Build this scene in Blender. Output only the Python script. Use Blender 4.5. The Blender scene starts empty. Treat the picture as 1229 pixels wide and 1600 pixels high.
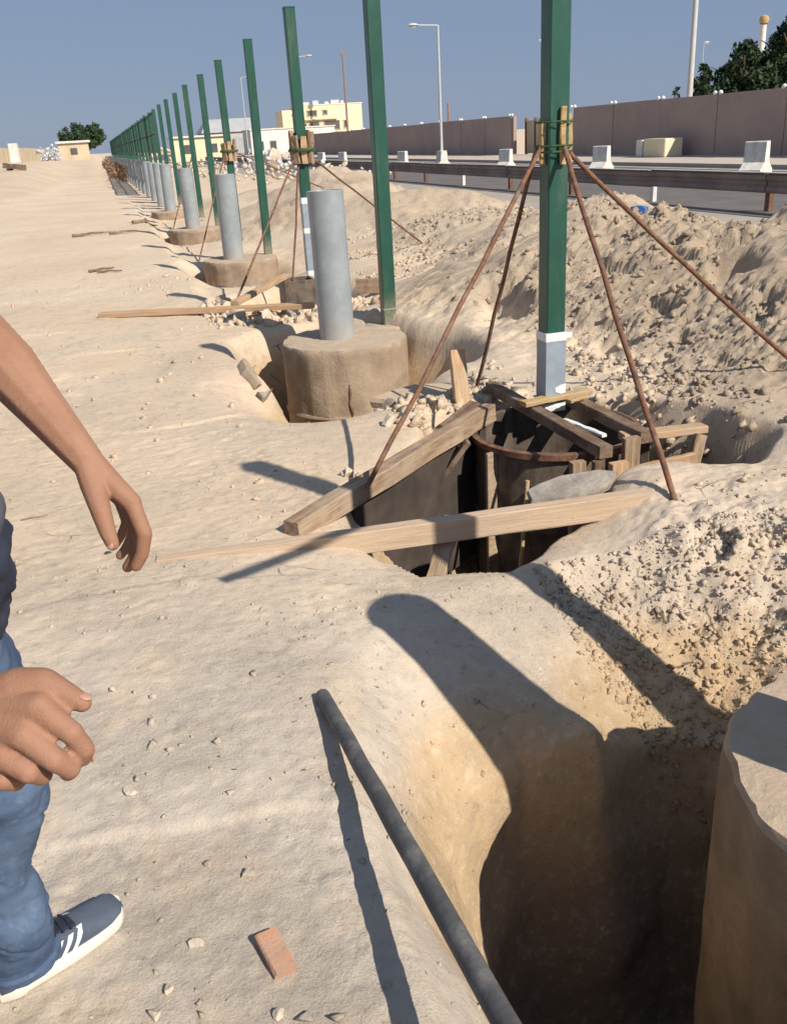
import bpy, bmesh, math, random
import numpy as np
from mathutils import Vector, Matrix

# ------------------------------------------------------------------ camera, sky, sun
scene = bpy.context.scene
COL = scene.collection
CAM_H = 1.6
RC = np.array([[0.9535, -0.162, 0.2543], [-0.2967, -0.3547, 0.8867], [-0.0534, -0.9209, -0.3862]])
cam_d = bpy.data.cameras.new('camera')
cam = bpy.data.objects.new('camera', cam_d); COL.objects.link(cam)
cam_d.sensor_fit = 'VERTICAL'; cam_d.sensor_height = 24.0; cam_d.lens = 21.0
cam_d.clip_start = 0.05; cam_d.clip_end = 6000
q, _ = np.linalg.qr(RC)
M3 = Matrix(((RC[0][0], -RC[0][1], -RC[0][2]), (RC[1][0], -RC[1][1], -RC[1][2]), (RC[2][0], -RC[2][1], -RC[2][2])))
cam.matrix_world = Matrix.Translation((0, 0, CAM_H)) @ M3.to_quaternion().to_matrix().to_4x4()
scene.camera = cam

SUN_EL = math.radians(40)
SAZ = np.array([0.49, -0.87]); SAZ = SAZ / np.linalg.norm(SAZ)          # horizontal direction towards the sun
world = bpy.data.worlds.new('World'); scene.world = world; world.use_nodes = True
wn = world.node_tree.nodes; wl = world.node_tree.links
bgn = wn['Background']
sky = wn.new('ShaderNodeTexSky'); sky.sky_type = 'NISHITA'; sky.sun_disc = False
sky.sun_elevation = SUN_EL; sky.sun_rotation = math.atan2(SAZ[0], SAZ[1])
sky.air_density = 1.0; sky.dust_density = .25; sky.ozone_density = 2.2; sky.altitude = 0
hsv = wn.new('ShaderNodeHueSaturation'); hsv.inputs['Saturation'].default_value = 0.8
hsv.inputs['Value'].default_value = 1.0
hz = wn.new('ShaderNodeMix'); hz.data_type = 'RGBA'; hz.inputs[0].default_value = .8; hz.inputs[7].default_value = (2.95, 4.0, 6.2, 1)   # even desert haze over the blue
wl.new(sky.outputs[0], hsv.inputs['Color']); wl.new(hsv.outputs[0], hz.inputs[6]); wl.new(hz.outputs[2], bgn.inputs['Color'])
bgn.inputs['Strength'].default_value = 0.065
sun_d = bpy.data.lights.new('sun', 'SUN'); sun_d.energy = 4.9; sun_d.angle = math.radians(0.53); sun_d.color = (1.0, 0.94, 0.84)
sun = bpy.data.objects.new('sun', sun_d); COL.objects.link(sun)
tosun = Vector((SAZ[0] * math.cos(SUN_EL), SAZ[1] * math.cos(SUN_EL), math.sin(SUN_EL)))
sun.rotation_euler = tosun.to_track_quat('Z', 'Y').to_euler(); sun.location = (6, -10, 12)
vs = scene.view_settings; vs.view_transform = 'Standard'; vs.look = 'None'; vs.exposure = 0.18; vs.gamma = 1.0
vs.use_curve_mapping = False

scene.cycles.diffuse_bounces = 2
random.seed(7); rng = np.random.default_rng(11)

# ------------------------------------------------------------------ helpers
def px(x, y, d):
    """point seen at photo pixel (x, y), d metres along the optical axis"""
    c = np.array([(x - 614.5) / 1400 * d, (y - 800) / 1400 * d, d])
    return RC @ c + np.array([0, 0, CAM_H])

def hash2(ix, iy, seed):
    h = (ix.astype(np.int64) * 374761393 + iy.astype(np.int64) * 668265263 + seed * 974634777) & 0xFFFFFFFF
    h = ((h ^ (h >> 13)) * 1274126177) & 0xFFFFFFFF
    h = (h ^ (h >> 16)) & 0xFFFFFFFF
    return h / 4294967295.0

def vnoise(x, y, seed=0):
    ix = np.floor(x); iy = np.floor(y); fx = x - ix; fy = y - iy
    fx = fx * fx * fx * (fx * (fx * 6 - 15) + 10); fy = fy * fy * fy * (fy * (fy * 6 - 15) + 10)
    a = hash2(ix, iy, seed); b = hash2(ix + 1, iy, seed); c = hash2(ix, iy + 1, seed); d = hash2(ix + 1, iy + 1, seed)
    return (a + (b - a) * fx) * (1 - fy) + (c + (d - c) * fx) * fy

def fbm(x, y, freq, octv=4, seed=0, gain=0.5):
    s = 0; amp = 1.0; tot = 0; c, sn = 0.8, 0.6
    x = x * freq; y = y * freq
    for k in range(octv):
        s = s + amp * (vnoise(x, y, seed + k * 17) * 2 - 1); tot += amp
        x, y = (c * x - sn * y) * 2.03 + 5.2, (sn * x + c * y) * 2.03 + 1.3
        amp *= gain
    return s / tot

def worley(x, y, freq, seed=0):
    x = x * freq; y = y * freq; ix = np.floor(x); iy = np.floor(y)
    f1 = np.full(x.shape, 9.0); cid = np.zeros(x.shape)
    for dx in (-1, 0, 1):
        for dy in (-1, 0, 1):
            cx = ix + dx; cy = iy + dy
            jx = cx + hash2(cx, cy, seed); jy = cy + hash2(cx, cy, seed + 5)
            d = np.hypot(x - jx, y - jy); m = d < f1
            f1 = np.where(m, d, f1); cid = np.where(m, hash2(cx, cy, seed + 9), cid)
    return f1, cid

def sstep(a, b, x):
    t = np.clip((x - a) / (b - a), 0, 1); return t * t * (3 - 2 * t)

def tag(o, label=None, cat=None, group=None, kind=None):
    if label: o['label'] = label
    if cat: o['category'] = cat
    if group: o['group'] = group
    if kind: o['kind'] = kind
    return o

def empty(name, loc=(0, 0, 0), rz=0):
    o = bpy.data.objects.new(name, None); COL.objects.link(o); o.location = loc; o.rotation_euler = (0, 0, rz)
    o.empty_display_size = 0.1
    return o

class MB:
    def __init__(s): s.v = []; s.f = []
    def add(s, vs_, fs_):
        n = len(s.v); s.v += [tuple(p) for p in vs_]; s.f += [tuple(i + n for i in f) for f in fs_]; return s
    def box(s, c, d, rot=None, ch=0.0):
        """chamfered box, centre c, full size d"""
        c = Vector(c); hx, hy, hz = d[0] / 2, d[1] / 2, d[2] / 2
        if ch <= 0:
            vs_ = [Vector((x, y, z)) for z in (-hz, hz) for (x, y) in ((-hx, -hy), (hx, -hy), (hx, hy), (-hx, hy))]
            fs_ = [(3, 2, 1, 0), (4, 5, 6, 7), (0, 1, 5, 4), (1, 2, 6, 5), (2, 3, 7, 6), (3, 0, 4, 7)]
        else:
            def ring(z, k): return [Vector((x, y, z)) for (x, y) in ((-hx + ch + k, -hy + k), (hx - ch - k, -hy + k), (hx - k, -hy + ch + k), (hx - k, hy - ch - k), (hx - ch - k, hy - k), (-hx + ch + k, hy - k), (-hx + k, hy - ch - k), (-hx + k, -hy + ch + k))]
            vs_ = ring(-hz, ch * .7) + ring(-hz + ch, 0) + ring(hz - ch, 0) + ring(hz, ch * .7)
            fs_ = [tuple(range(7, -1, -1)), tuple(range(24, 32))]
            for k in range(3):
                for i in range(8):
                    j = (i + 1) % 8; fs_.append((k * 8 + i, k * 8 + j, k * 8 + 8 + j, k * 8 + 8 + i))
        if rot is not None: vs_ = [rot @ p for p in vs_]
        return s.add([c + p for p in vs_], fs_)
    def plank(s, p0, p1, w, t, up=(0, 0, 1), ch=0.004, seg=6, jit=0.002, bow=0.0):
        """sawn board from p0 to p1: w across, t thick along up"""
        p0 = Vector(p0); p1 = Vector(p1); d = (p1 - p0); L = d.length; d.normalize()
        sd = d.cross(Vector(up)).normalized(); u = sd.cross(d).normalized()
        prof = [(-w / 2 + ch, -t / 2), (w / 2 - ch, -t / 2), (w / 2, -t / 2 + ch), (w / 2, t / 2 - ch), (w / 2 - ch, t / 2), (-w / 2 + ch, t / 2), (-w / 2, t / 2 - ch), (-w / 2, -t / 2 + ch)]
        vs_ = []
        for k in range(seg + 1):
            a = k / seg; c = p0 + d * (L * a) + u * (bow * math.sin(a * math.pi)) + sd * random.uniform(-jit, jit) * 1.5
            for (x, y) in prof: vs_.append(c + sd * (x + random.uniform(-jit, jit)) + u * (y + random.uniform(-jit, jit)))
        fs_ = [tuple(range(7, -1, -1)), tuple(range(seg * 8, seg * 8 + 8))]
        for k in range(seg):
            for i in range(8):
                j = (i + 1) % 8; fs_.append((k * 8 + i, k * 8 + j, k * 8 + 8 + j, k * 8 + 8 + i))
        return s.add(vs_, fs_)
    def tube(s, pts, r, n=10, cap=True):
        pts = [Vector(p) for p in pts]; m = len(pts)
        rr = r if hasattr(r, '__len__') else [r] * m
        prev = None; vs_ = []
        for k, p in enumerate(pts):
            d = (pts[min(k + 1, m - 1)] - pts[max(k - 1, 0)]).normalized()
            if prev is None:
                a = d.orthogonal().normalized()
            else:
                a = (prev - d * prev.dot(d)).normalized()
            prev = a; b = d.cross(a)
            for i in range(n):
                th = 2 * math.pi * i / n; vs_.append(p + (a * math.cos(th) + b * math.sin(th)) * rr[k])
        fs_ = []
        for k in range(m - 1):
            for i in range(n):
                j = (i + 1) % n; fs_.append((k * n + i, k * n + j, k * n + n + j, k * n + n + i))
        if cap: fs_ += [tuple(range(n - 1, -1, -1)), tuple(range((m - 1) * n, m * n))]
        return s.add(vs_, fs_)
    def lathe(s, c, prof, n=32, jit=0.0, closed=False):
        vs_ = []; fs_ = []
        for (r, z) in prof:
            for i in range(n):
                th = 2 * math.pi * i / n; rj = r + random.uniform(-jit, jit)
                vs_.append(Vector(c) + Vector((rj * math.cos(th), rj * math.sin(th), z)))
        m = len(prof); rng_ = m if closed else m - 1
        for k in range(rng_):
            for i in range(n):
                j = (i + 1) % n; k2 = (k + 1) % m
                fs_.append((k * n + i, k * n + j, k2 * n + j, k2 * n + i))
        if not closed: fs_ += [tuple(range(n - 1, -1, -1)), tuple(range((m - 1) * n, m * n))]
        return s.add(vs_, fs_)
    def build(s, name, mat, parent=None, smooth=False, loc=None, rz=None):
        me = bpy.data.meshes.new(name); me.from_pydata([tuple(v) for v in s.v], [], s.f)
        bm = bmesh.new(); bm.from_mesh(me); bmesh.ops.recalc_face_normals(bm, faces=bm.faces); bm.to_mesh(me); bm.free()
        if smooth:
            me.polygons.foreach_set('use_smooth', [True] * len(me.polygons))
            if smooth != 'all': me.set_sharp_from_angle(angle=math.radians(40))
        me.materials.append(mat)
        o = bpy.data.objects.new(name, me); COL.objects.link(o)
        if parent: o.parent = parent
        if loc is not None: o.location = loc
        if rz is not None: o.rotation_euler = (0, 0, rz)
        return o

def copy_tree(o, parent=None):
    c = o.copy(); COL.objects.link(c); c.parent = parent
    for ch in [x for x in bpy.data.objects if x.parent == o]: copy_tree(ch, c)
    return c

# ------------------------------------------------------------------ materials
def mat_new(name):
    m = bpy.data.materials.new(name); m.use_nodes = True
    nt = m.node_tree; b = nt.nodes['Principled BSDF']; return m, nt, b

def mixc(nt, fac, a, b):
    n = nt.nodes.new('ShaderNodeMix'); n.data_type = 'RGBA'
    for sock, val in ((n.inputs[0], fac), (n.inputs[6], a), (n.inputs[7], b)):
        if hasattr(val, 'is_linked') or hasattr(val, 'links'): nt.links.new(val, sock)
        elif isinstance(val, (int, float)): sock.default_value = val
        else: sock.default_value = (*val, 1)
    return n.outputs[2]

def noise(nt, scale, detail=4, rough=0.55, coord=None, dim=None, dist=0.0):
    n = nt.nodes.new('ShaderNodeTexNoise'); n.inputs['Scale'].default_value = scale
    n.inputs['Detail'].default_value = detail; n.inputs['Roughness'].default_value = rough; n.inputs['Distortion'].default_value = dist
    if coord is not None: nt.links.new(coord, n.inputs['Vector'])
    return n.outputs['Fac']

def ramp(nt, fac, lo, hi):
    n = nt.nodes.new('ShaderNodeMapRange'); n.inputs[1].default_value = lo; n.inputs[2].default_value = hi
    n.interpolation_type = 'SMOOTHSTEP'; nt.links.new(fac, n.inputs[0]); return n.outputs[0]

def bump(nt, b, h, strength, dist):
    n = nt.nodes.new('ShaderNodeBump'); n.inputs['Strength'].default_value = strength; n.inputs['Distance'].default_value = dist
    nt.links.new(h, n.inputs['Height'])
    if b.inputs['Normal'].is_linked: nt.links.new(b.inputs['Normal'].links[0].from_socket, n.inputs['Normal'])
    nt.links.new(n.outputs[0], b.inputs['Normal'])

def coord(nt, kind='Object', scale=None):
    c = nt.nodes.new('ShaderNodeTexCoord').outputs[kind]
    if scale:
        mp = nt.nodes.new('ShaderNodeMapping'); mp.inputs['Scale'].default_value = scale; nt.links.new(c, mp.inputs['Vector']); c = mp.outputs[0]
    return c

def simple(name, col, rough=0.7, var=0.25, scale=8, bmp=0.15, metal=0.0, stretch=None, col2=None, fine=60, bd=0.004, spec=0.4):
    m, nt, b = mat_new(name); c = coord(nt, 'Object', stretch)
    dark = col2 if col2 else tuple(x * (1 - var) for x in col)
    lite = tuple(min(1, x * (1 + var * .5)) for x in col)
    n1 = noise(nt, scale, 5, 0.6, c); n2 = noise(nt, fine, 3, 0.6, c)
    k = mixc(nt, ramp(nt, n1, .3, .7), dark, lite)
    k = mixc(nt, ramp(nt, n2, .35, .75), k, mixc(nt, .5, k, dark))
    nt.links.new(k, b.inputs['Base Color'])
    b.inputs['Roughness'].default_value = rough; b.inputs['Metallic'].default_value = metal; b.inputs['Specular IOR Level'].default_value = spec
    if bmp:
        bump(nt, b, n2, bmp, bd); bump(nt, b, n1, bmp, bd * 3)
    return m

def wood_mat(name, col, dark):
    m, nt, b = mat_new(name); c = coord(nt, 'Object'); gr = coord(nt, 'Object', (1.3, 22, 22)); info = nt.nodes.new('ShaderNodeObjectInfo').outputs['Random']
    n0 = noise(nt, 4.0, 5, .65, c); n1 = noise(nt, 2.2, 6, .7, gr, dist=.6); n2 = noise(nt, 8, 4, .7, gr); n3 = noise(nt, 30, 4, .7, c)
    k = mixc(nt, ramp(nt, n1, .32, .68), dark, col)
    k = mixc(nt, ramp(nt, n2, .50, .72), k, mixc(nt, .55, k, dark))
    k = mixc(nt, ramp(nt, n0, .40, .68), k, mixc(nt, .5, k, (.50, .40, .30)))       # cement dust
    k = mixc(nt, ramp(nt, n3, .60, .78), k, mixc(nt, .6, k, tuple(x * .4 for x in dark)))
    k = mixc(nt, ramp(nt, info, .0, 2.2), k, dark)
    nt.links.new(k, b.inputs['Base Color']); b.inputs['Roughness'].default_value = .9; b.inputs['Specular IOR Level'].default_value = .15
    bump(nt, b, n2, .5, .004); bump(nt, b, n1, .4, .006); bump(nt, b, n3, .3, .004)
    return m

def sand_mat():
    m, nt, b = mat_new('sand')
    g = nt.nodes.new('ShaderNodeNewGeometry'); pos = g.outputs['Position']
    sep = nt.nodes.new('ShaderNodeSeparateXYZ'); nt.links.new(pos, sep.inputs[0])
    big = noise(nt, .55, 5, .6, pos); mid = noise(nt, 3.2, 6, .62, pos); fin = noise(nt, 22, 6, .7, pos); grit = noise(nt, 130, 4, .7, pos)
    peach = (.62, .475, .335); pale = (.68, .545, .405); grey = (.55, .47, .385); yel = (.55, .395, .24)
    k = mixc(nt, ramp(nt, big, .35, .65), peach, pale)
    # grey, stonier crust close by
    nr = ramp(nt, sep.outputs['Y'], 4.2, 2.0)
    gm = nt.nodes.new('ShaderNodeMath'); gm.operation = 'MULTIPLY'; nt.links.new(nr, gm.inputs[0]); nt.links.new(ramp(nt, mid, .22, .55), gm.inputs[1])
    k = mixc(nt, gm.outputs[0], k, grey)
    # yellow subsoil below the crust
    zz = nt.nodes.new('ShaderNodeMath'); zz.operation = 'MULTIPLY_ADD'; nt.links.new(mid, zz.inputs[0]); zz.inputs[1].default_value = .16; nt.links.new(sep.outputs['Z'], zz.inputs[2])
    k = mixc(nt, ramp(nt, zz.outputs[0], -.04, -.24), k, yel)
    # painted pit shade: the soil colour is darkened with depth
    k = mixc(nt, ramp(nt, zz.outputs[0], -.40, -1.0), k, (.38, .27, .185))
    # pale lumps, dark flecks
    k = mixc(nt, ramp(nt, fin, .50, .70), k, mixc(nt, .5, k, (.74, .60, .45)))
    k = mixc(nt, ramp(nt, fin, .46, .26), k, mixc(nt, .55, k, (.30, .22, .15)))
    k = mixc(nt, ramp(nt, noise(nt, 7.5, 5, .7, pos), .52, .70), k, mixc(nt, .42, k, (.37, .31, .25)))
    k = mixc(nt, ramp(nt, grit, .57, .78), k, mixc(nt, .5, k, (.19, .145, .10)))
    fl = nt.nodes.new('ShaderNodeMapping'); fl.inputs['Scale'].default_value = (14, 30, 30); fl.inputs['Rotation'].default_value = (0, 0, .5); nt.links.new(pos, fl.inputs['Vector'])
    fk = ramp(nt, noise(nt, 1.0, 3, .6, fl.outputs[0]), .70, .76)
    k = mixc(nt, fk, k, (.16, .12, .085))
    # broken crust: thin cracks
    cw = nt.nodes.new('ShaderNodeMix'); cw.data_type = 'VECTOR'; cw.inputs[0].default_value = .12
    nz = nt.nodes.new('ShaderNodeTexNoise'); nz.inputs['Scale'].default_value = 4; nz.inputs['Detail'].default_value = 5; nt.links.new(pos, nz.inputs['Vector'])
    nt.links.new(pos, cw.inputs[4]); nt.links.new(nz.outputs['Color'], cw.inputs[5])
    cr = nt.nodes.new('ShaderNodeTexVoronoi'); cr.feature = 'DISTANCE_TO_EDGE'; cr.inputs['Scale'].default_value = 3.3; nt.links.new(cw.outputs[1], cr.inputs['Vector'])
    ck = nt.nodes.new('ShaderNodeMath'); ck.operation = 'MULTIPLY'; nt.links.new(ramp(nt, cr.outputs['Distance'], .016, .004), ck.inputs[0]); nt.links.new(ramp(nt, noise(nt, 1.7, 4, .6, pos), .58, .70), ck.inputs[1])
    k = mixc(nt, ck.outputs[0], k, (.15, .11, .08))
    vo = nt.nodes.new('ShaderNodeTexVoronoi'); vo.inputs['Scale'].default_value = 26; nt.links.new(pos, vo.inputs['Vector'])
    pm = nt.nodes.new('ShaderNodeMath'); pm.operation = 'MULTIPLY'; nt.links.new(ramp(nt, vo.outputs['Distance'], .30, .18), pm.inputs[0]); nt.links.new(ramp(nt, mid, .55, .75), pm.inputs[1])
    k = mixc(nt, pm.outputs[0], k, mixc(nt, .55, k, (.74, .64, .52)))
    nt.links.new(k, b.inputs['Base Color']); b.inputs['Roughness'].default_value = 1.0; b.inputs['Specular IOR Level'].default_value = .1
    # loose spoil on the heaps is far rougher than the trodden lane
    sp = nt.nodes.new('ShaderNodeMath'); sp.operation = 'MULTIPLY'; nt.links.new(ramp(nt, sep.outputs['Z'], .06, .22), sp.inputs[0]); nt.links.new(noise(nt, 24, 8, .82, pos), sp.inputs[1])
    bump(nt, b, sp.outputs[0], .8, .05)
    tm = nt.nodes.new('ShaderNodeMath'); tm.operation = 'MULTIPLY'; nt.links.new(noise(nt, 46, 7, .8, pos), tm.inputs[0]); nt.links.new(ramp(nt, noise(nt, 1.1, 4, .6, pos), .3, .7), tm.inputs[1]); bump(nt, b, tm.outputs[0], .8, .018); bump(nt, b, grit, .6, .006); bump(nt, b, ck.outputs[0], -.6, .02); bump(nt, b, fk, -.5, .01); bump(nt, b, fin, .32, .014); bump(nt, b, pm.outputs[0], .4, .008)
    return m

M = {}
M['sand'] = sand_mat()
M['clod'] = simple('clod', (.60, .48, .35), 1.0, .35, 9, .6, fine=60, bd=.006, spec=.1)
M['stone'] = simple('stone', (.62, .52, .40), .95, .3, 9, .6, fine=45, bd=.006, spec=.2)
M['greystone'] = simple('grey_stone', (.36, .31, .26), .95, .35, 9, .6, fine=45, bd=.006, spec=.2)
M['brick'] = simple('brick_red', (.44, .215, .13), .95, .3, 20, .5, col2=(.40, .27, .19), fine=90)
M['footing'] = simple('footing_concrete', (.385, .29, .205), .92, .28, 5, .5, fine=40, bd=.006, spec=.2, col2=(.29, .21, .145))
M['concrete'] = simple('concrete', (.52, .49, .44), .9, .2, 3, .3, fine=30)
M['whiteconc'] = simple('white_concrete', (.78, .74, .67), .85, .2, 4, .2, fine=25)
M['barrier'] = simple('barrier_concrete', (.20, .17, .15), .9, .25, 1.2, .2, fine=14)
M['wallpanel'] = simple('wall_panel', (.43, .32, .27), .9, .12, .5, .15, fine=9)
M['green'] = simple('green_paint', (.014, .082, .055), .42, .18, 3, .04, fine=30, spec=.5, bd=.002)
def dusty(m, amt, dust=(.42, .34, .25), zr=None):
    nt = m.node_tree; b = nt.nodes['Principled BSDF']; src = b.inputs['Base Color'].links[0].from_socket
    g = nt.nodes.new('ShaderNodeNewGeometry').outputs['Position']; mp = nt.nodes.new('ShaderNodeMapping'); mp.inputs['Scale'].default_value = (1, 1, .22); nt.links.new(g, mp.inputs['Vector'])
    f = ramp(nt, noise(nt, 9, 6, .7, mp.outputs[0]), .46, .78); mu = nt.nodes.new('ShaderNodeMath'); mu.operation = 'MULTIPLY'; nt.links.new(f, mu.inputs[0]); mu.inputs[1].default_value = amt
    fac = mu.outputs[0]
    if zr:
        sp = nt.nodes.new('ShaderNodeSeparateXYZ'); nt.links.new(g, sp.inputs[0]); zf = ramp(nt, sp.outputs['Z'], zr[1], zr[0]); mx = nt.nodes.new('ShaderNodeMath'); mx.operation = 'MAXIMUM'
        ml = nt.nodes.new('ShaderNodeMath'); ml.operation = 'MULTIPLY'; nt.links.new(zf, ml.inputs[0]); nt.links.new(noise(nt, 30, 4, .7, g), ml.inputs[1]); nt.links.new(ml.outputs[0], mx.inputs[0]); nt.links.new(fac, mx.inputs[1]); fac = mx.outputs[0]
    nt.links.new(mixc(nt, fac, src, dust), b.inputs['Base Color'])
M['dgreen'] = simple('old_green_paint', (.03, .10, .07), .6, .3, 4, .1, fine=20)
M['pvc'] = simple('grey_pipe', (.31, .345, .36), .42, .16, 3.5, .06, fine=24, spec=.5, col2=(.255, .28, .29), bd=.002)
M['wrap'] = simple('grey_wrap', (.30, .35, .40), .45, .15, 6, .25, fine=18, bd=.006)
M['tape'] = simple('white_tape', (.80, .79, .76), .5, .08, 20, .2, fine=50)
M['rust'] = simple('rusty_steel', (.215, .098, .052), .85, .45, 25, .4, fine=120, col2=(.11, .055, .038))
M['steel'] = simple('form_steel', (.17, .125, .095), .6, .4, 6, .25, fine=50, col2=(.07, .054, .044), metal=.1)
M['rubber'] = simple('black_rod', (.052, .052, .056), .62, .3, 14, .35, fine=80, col2=(.10, .095, .09))
M['wood'] = wood_mat('sawn_wood', (.62, .41, .245), (.40, .245, .135))
M['soilwrap'] = simple('soil_coated_wrap', (.27, .195, .125), .9, .3, 5, .4, fine=40, bd=.006, spec=.2, col2=(.19, .135, .085))
M['palewood'] = wood_mat('pale_wood', (.64, .48, .34), (.47, .33, .22))
M['shadeply'] = simple('shaded_ply', (.075, .056, .045), .8, .4, 5, .2, fine=40)  # plywood darkened so that its colour stands in for the pit shadow
M['rail'] = simple('rail_steel', (.21, .175, .155), .7, .3, 1.5, .15, fine=14)
M['oldwood'] = wood_mat('weathered_wood', (.46, .32, .205), (.20, .13, .085))
M['darkwood'] = wood_mat('dark_wood', (.27, .165, .10), (.10, .065, .045))
M['yellowwood'] = wood_mat('yellow_wood', (.60, .42, .20), (.36, .23, .10))
M['strap'] = simple('green_strap', (.045, .10, .045), .7, .3, 40, .2)
M['asphalt'] = simple('asphalt', (.155, .138, .125), .92, .2, 1.0, .3, fine=60)
M['shoulder'] = simple('dusty_shoulder', (.40, .345, .29), .97, .2, .8, .3, fine=30)
M['pave'] = simple('pavement_dust', (.52, .44, .36), .95, .15, .9, .2, fine=20)
M['yellowplaster'] = simple('cream_plaster', (.80, .70, .47), .9, .08, .4, .05, fine=6)
M['whiteplaster'] = simple('white_plaster', (.80, .75, .66), .9, .1, .5, .05, fine=6)
M['glass'] = simple('dark_glass', (.12, .12, .12), .25, .3, .5, 0, fine=6)
M['greyroof'] = simple('grey_roof', (.42, .42, .42), .7, .15, .6, .05, fine=8)
M['beige'] = simple('beige_plaster', (.62, .50, .34), .9, .2, .6, .1, fine=8)
M['leaf'] = simple('leaf', (.045, .085, .032), .7, .5, 2, 0, fine=12)
M['conifer'] = simple('conifer_leaf', (.032, .062, .022), .75, .5, 2, 0, fine=12)
M['trunk'] = simple('bark', (.18, .13, .09), .95, .3, 8, .4)
M['drybrush'] = simple('dry_brush', (.30, .18, .10), .95, .4, 8, .2)
M['polemetal'] = simple('pole_metal', (.55, .54, .52), .55, .1, 3, .05)
M['redmetal'] = simple('red_metal', (.30, .19, .17), .7, .2, 3, .05)
M['lampglass'] = simple('lamp_glass', (.85, .85, .83), .3, .05, 3, 0)
M['blue'] = simple('blue_plastic', (.05, .16, .45), .5, .2, 5, .2)
M['silver'] = simple('white_debris', (.62, .62, .62), .6, .35, 3, .2)
nt = M['footing'].node_tree; bb = nt.nodes['Principled BSDF']
mpf = nt.nodes.new('ShaderNodeMapping'); mpf.inputs['Rotation'].default_value = (.5, .35, 0); mpf.inputs['Scale'].default_value = (9, 9, 1.6); nt.links.new(coord(nt, 'Object'), mpf.inputs['Vector'])
bump(nt, bb, noise(nt, 1.6, 5, .65, mpf.outputs[0]), .28, .02)
dusty(M['green'], .13, zr=(0, .35)); dusty(M['rubber'], .55, (.33, .30, .27)); dusty(M['pvc'], .22, (.40, .36, .31), zr=(0, .3)); dusty(M['steel'], .6, (.30, .24, .18)); dusty(M['rust'], .3)
dusty(M['footing'], .25, (.45, .36, .26))
nt = M['footing'].node_tree; bb = nt.nodes['Principled BSDF']; src = bb.inputs['Base Color'].links[0].from_socket          # pale dust lies on the flat top
sn = nt.nodes.new('ShaderNodeSeparateXYZ'); nt.links.new(nt.nodes.new('ShaderNodeNewGeometry').outputs['True Normal'], sn.inputs[0])
nt.links.new(mixc(nt, ramp(nt, sn.outputs['Z'], .5, .95), src, mixc(nt, noise(nt, 6, 6, .7, coord(nt, 'Object')), (.34, .25, .17), (.58, .46, .34))), bb.inputs['Base Color'])
dusty(M['concrete'], .3); dusty(M['whiteconc'], .6, (.45, .39, .32)); dusty(M['barrier'], .5, (.30, .26, .22)); dusty(M['wallpanel'], .35, (.28, .22, .185))
M['skin'] = None

# ------------------------------------------------------------------ ground
RIM0 = [(.30, .85, .0), (.31, 1.4, 0), (.33, 1.9, 0), (.36, 2.3, 0), (.50, 2.62, -.01), (.8, 2.85, -.03), (1.1, 2.98, -.06), (1.35, 3.03, -.10), (1.6, 3.04, -.13), (1.9, 3.0, -.02), (2.15, 2.88, .07), (2.5, 2.75, .09), (2.9, 2.4, .05), (3.0, .5, .1), (2.0, .45, .1), (1.2, .55, .08), (.6, .6, .02)]
LIP0 = [(.62, 1.05, -.38), (.58, 1.6, -.46), (.67, 2.0, -.45), (.80, 2.16, -.43), (.92, 2.25, -.40), (1.02, 2.28, -.36), (1.17, 2.25, -.31), (1.29, 2.22, -.29), (1.43, 2.30, -.42), (1.62, 2.34, -.52), (1.82, 2.26, -.52), (1.95, 2.10, -.45), (2.15, 2.02, -.4), (2.45, 1.85, -.35), (2.45, 1.2, -.1), (2.2, .78, .08), (1.7, .70, .1), (1.3, .80, .08), (1.0, .86, .03), (.74, .88, -.12)]
PIT1 = [(.80, 3.78), (.84, 3.45), (1.0, 3.13), (1.35, 3.08), (1.52, 3.16), (1.75, 3.36), (2.1, 3.55), (2.5, 3.6), (2.85, 3.45), (3.15, 3.75), (3.1, 4.2), (2.9, 4.7), (2.6, 5.05), (2.2, 5.2), (1.75, 5.1), (1.55, 4.7), (1.15, 4.25)]
PIT2 = [(.97, 7.95), (.90, 7.55), (.96, 7.05), (1.12, 6.6), (1.35, 6.3), (1.75, 6.2), (2.1, 6.3), (2.5, 6.3), (2.75, 6.6), (2.7, 7.1), (2.45, 7.5), (2.3, 8.05), (1.8, 8.4), (1.3, 8.35)]
PIT3 = [(1.1, 9.7), (1.6, 9.45), (2.6, 9.9), (2.8, 10.9), (2.5, 11.6), (1.8, 11.6), (1.3, 10.9)]
PIT4 = [(1.05, 14.5), (1.02, 13.8), (1.2, 13.25), (1.7, 13.1), (2.3, 13.2), (2.5, 13.7), (2.1, 14.8), (1.4, 14.9)]
PIT6 = [(1.0, 20.5), (1.0, 19.8), (1.3, 19.3), (2.0, 19.3), (2.5, 20.0), (2.0, 21.2), (1.3, 21.2)]

def poly_sd(x, y, poly):
    d = np.full(x.shape, 1e9); ins = np.zeros(x.shape, bool); n = len(poly)
    for i in range(n):
        x0, y0 = poly[i]; x1, y1 = poly[(i + 1) % n]; ex, ey = x1 - x0, y1 - y0
        t = np.clip(((x - x0) * ex + (y - y0) * ey) / (ex * ex + ey * ey), 0, 1)
        d = np.minimum(d, np.hypot(x - x0 - t * ex, y - y0 - t * ey))
        cr = ((y0 <= y) & (y1 > y)) | ((y1 <= y) & (y0 > y))
        with np.errstate(divide='ignore', invalid='ignore'):
            xi = x0 + (y - y0) / (ey if ey != 0 else 1e-9) * ex
        ins ^= cr & (x < xi)
    return np.where(ins, d, -d)

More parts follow.
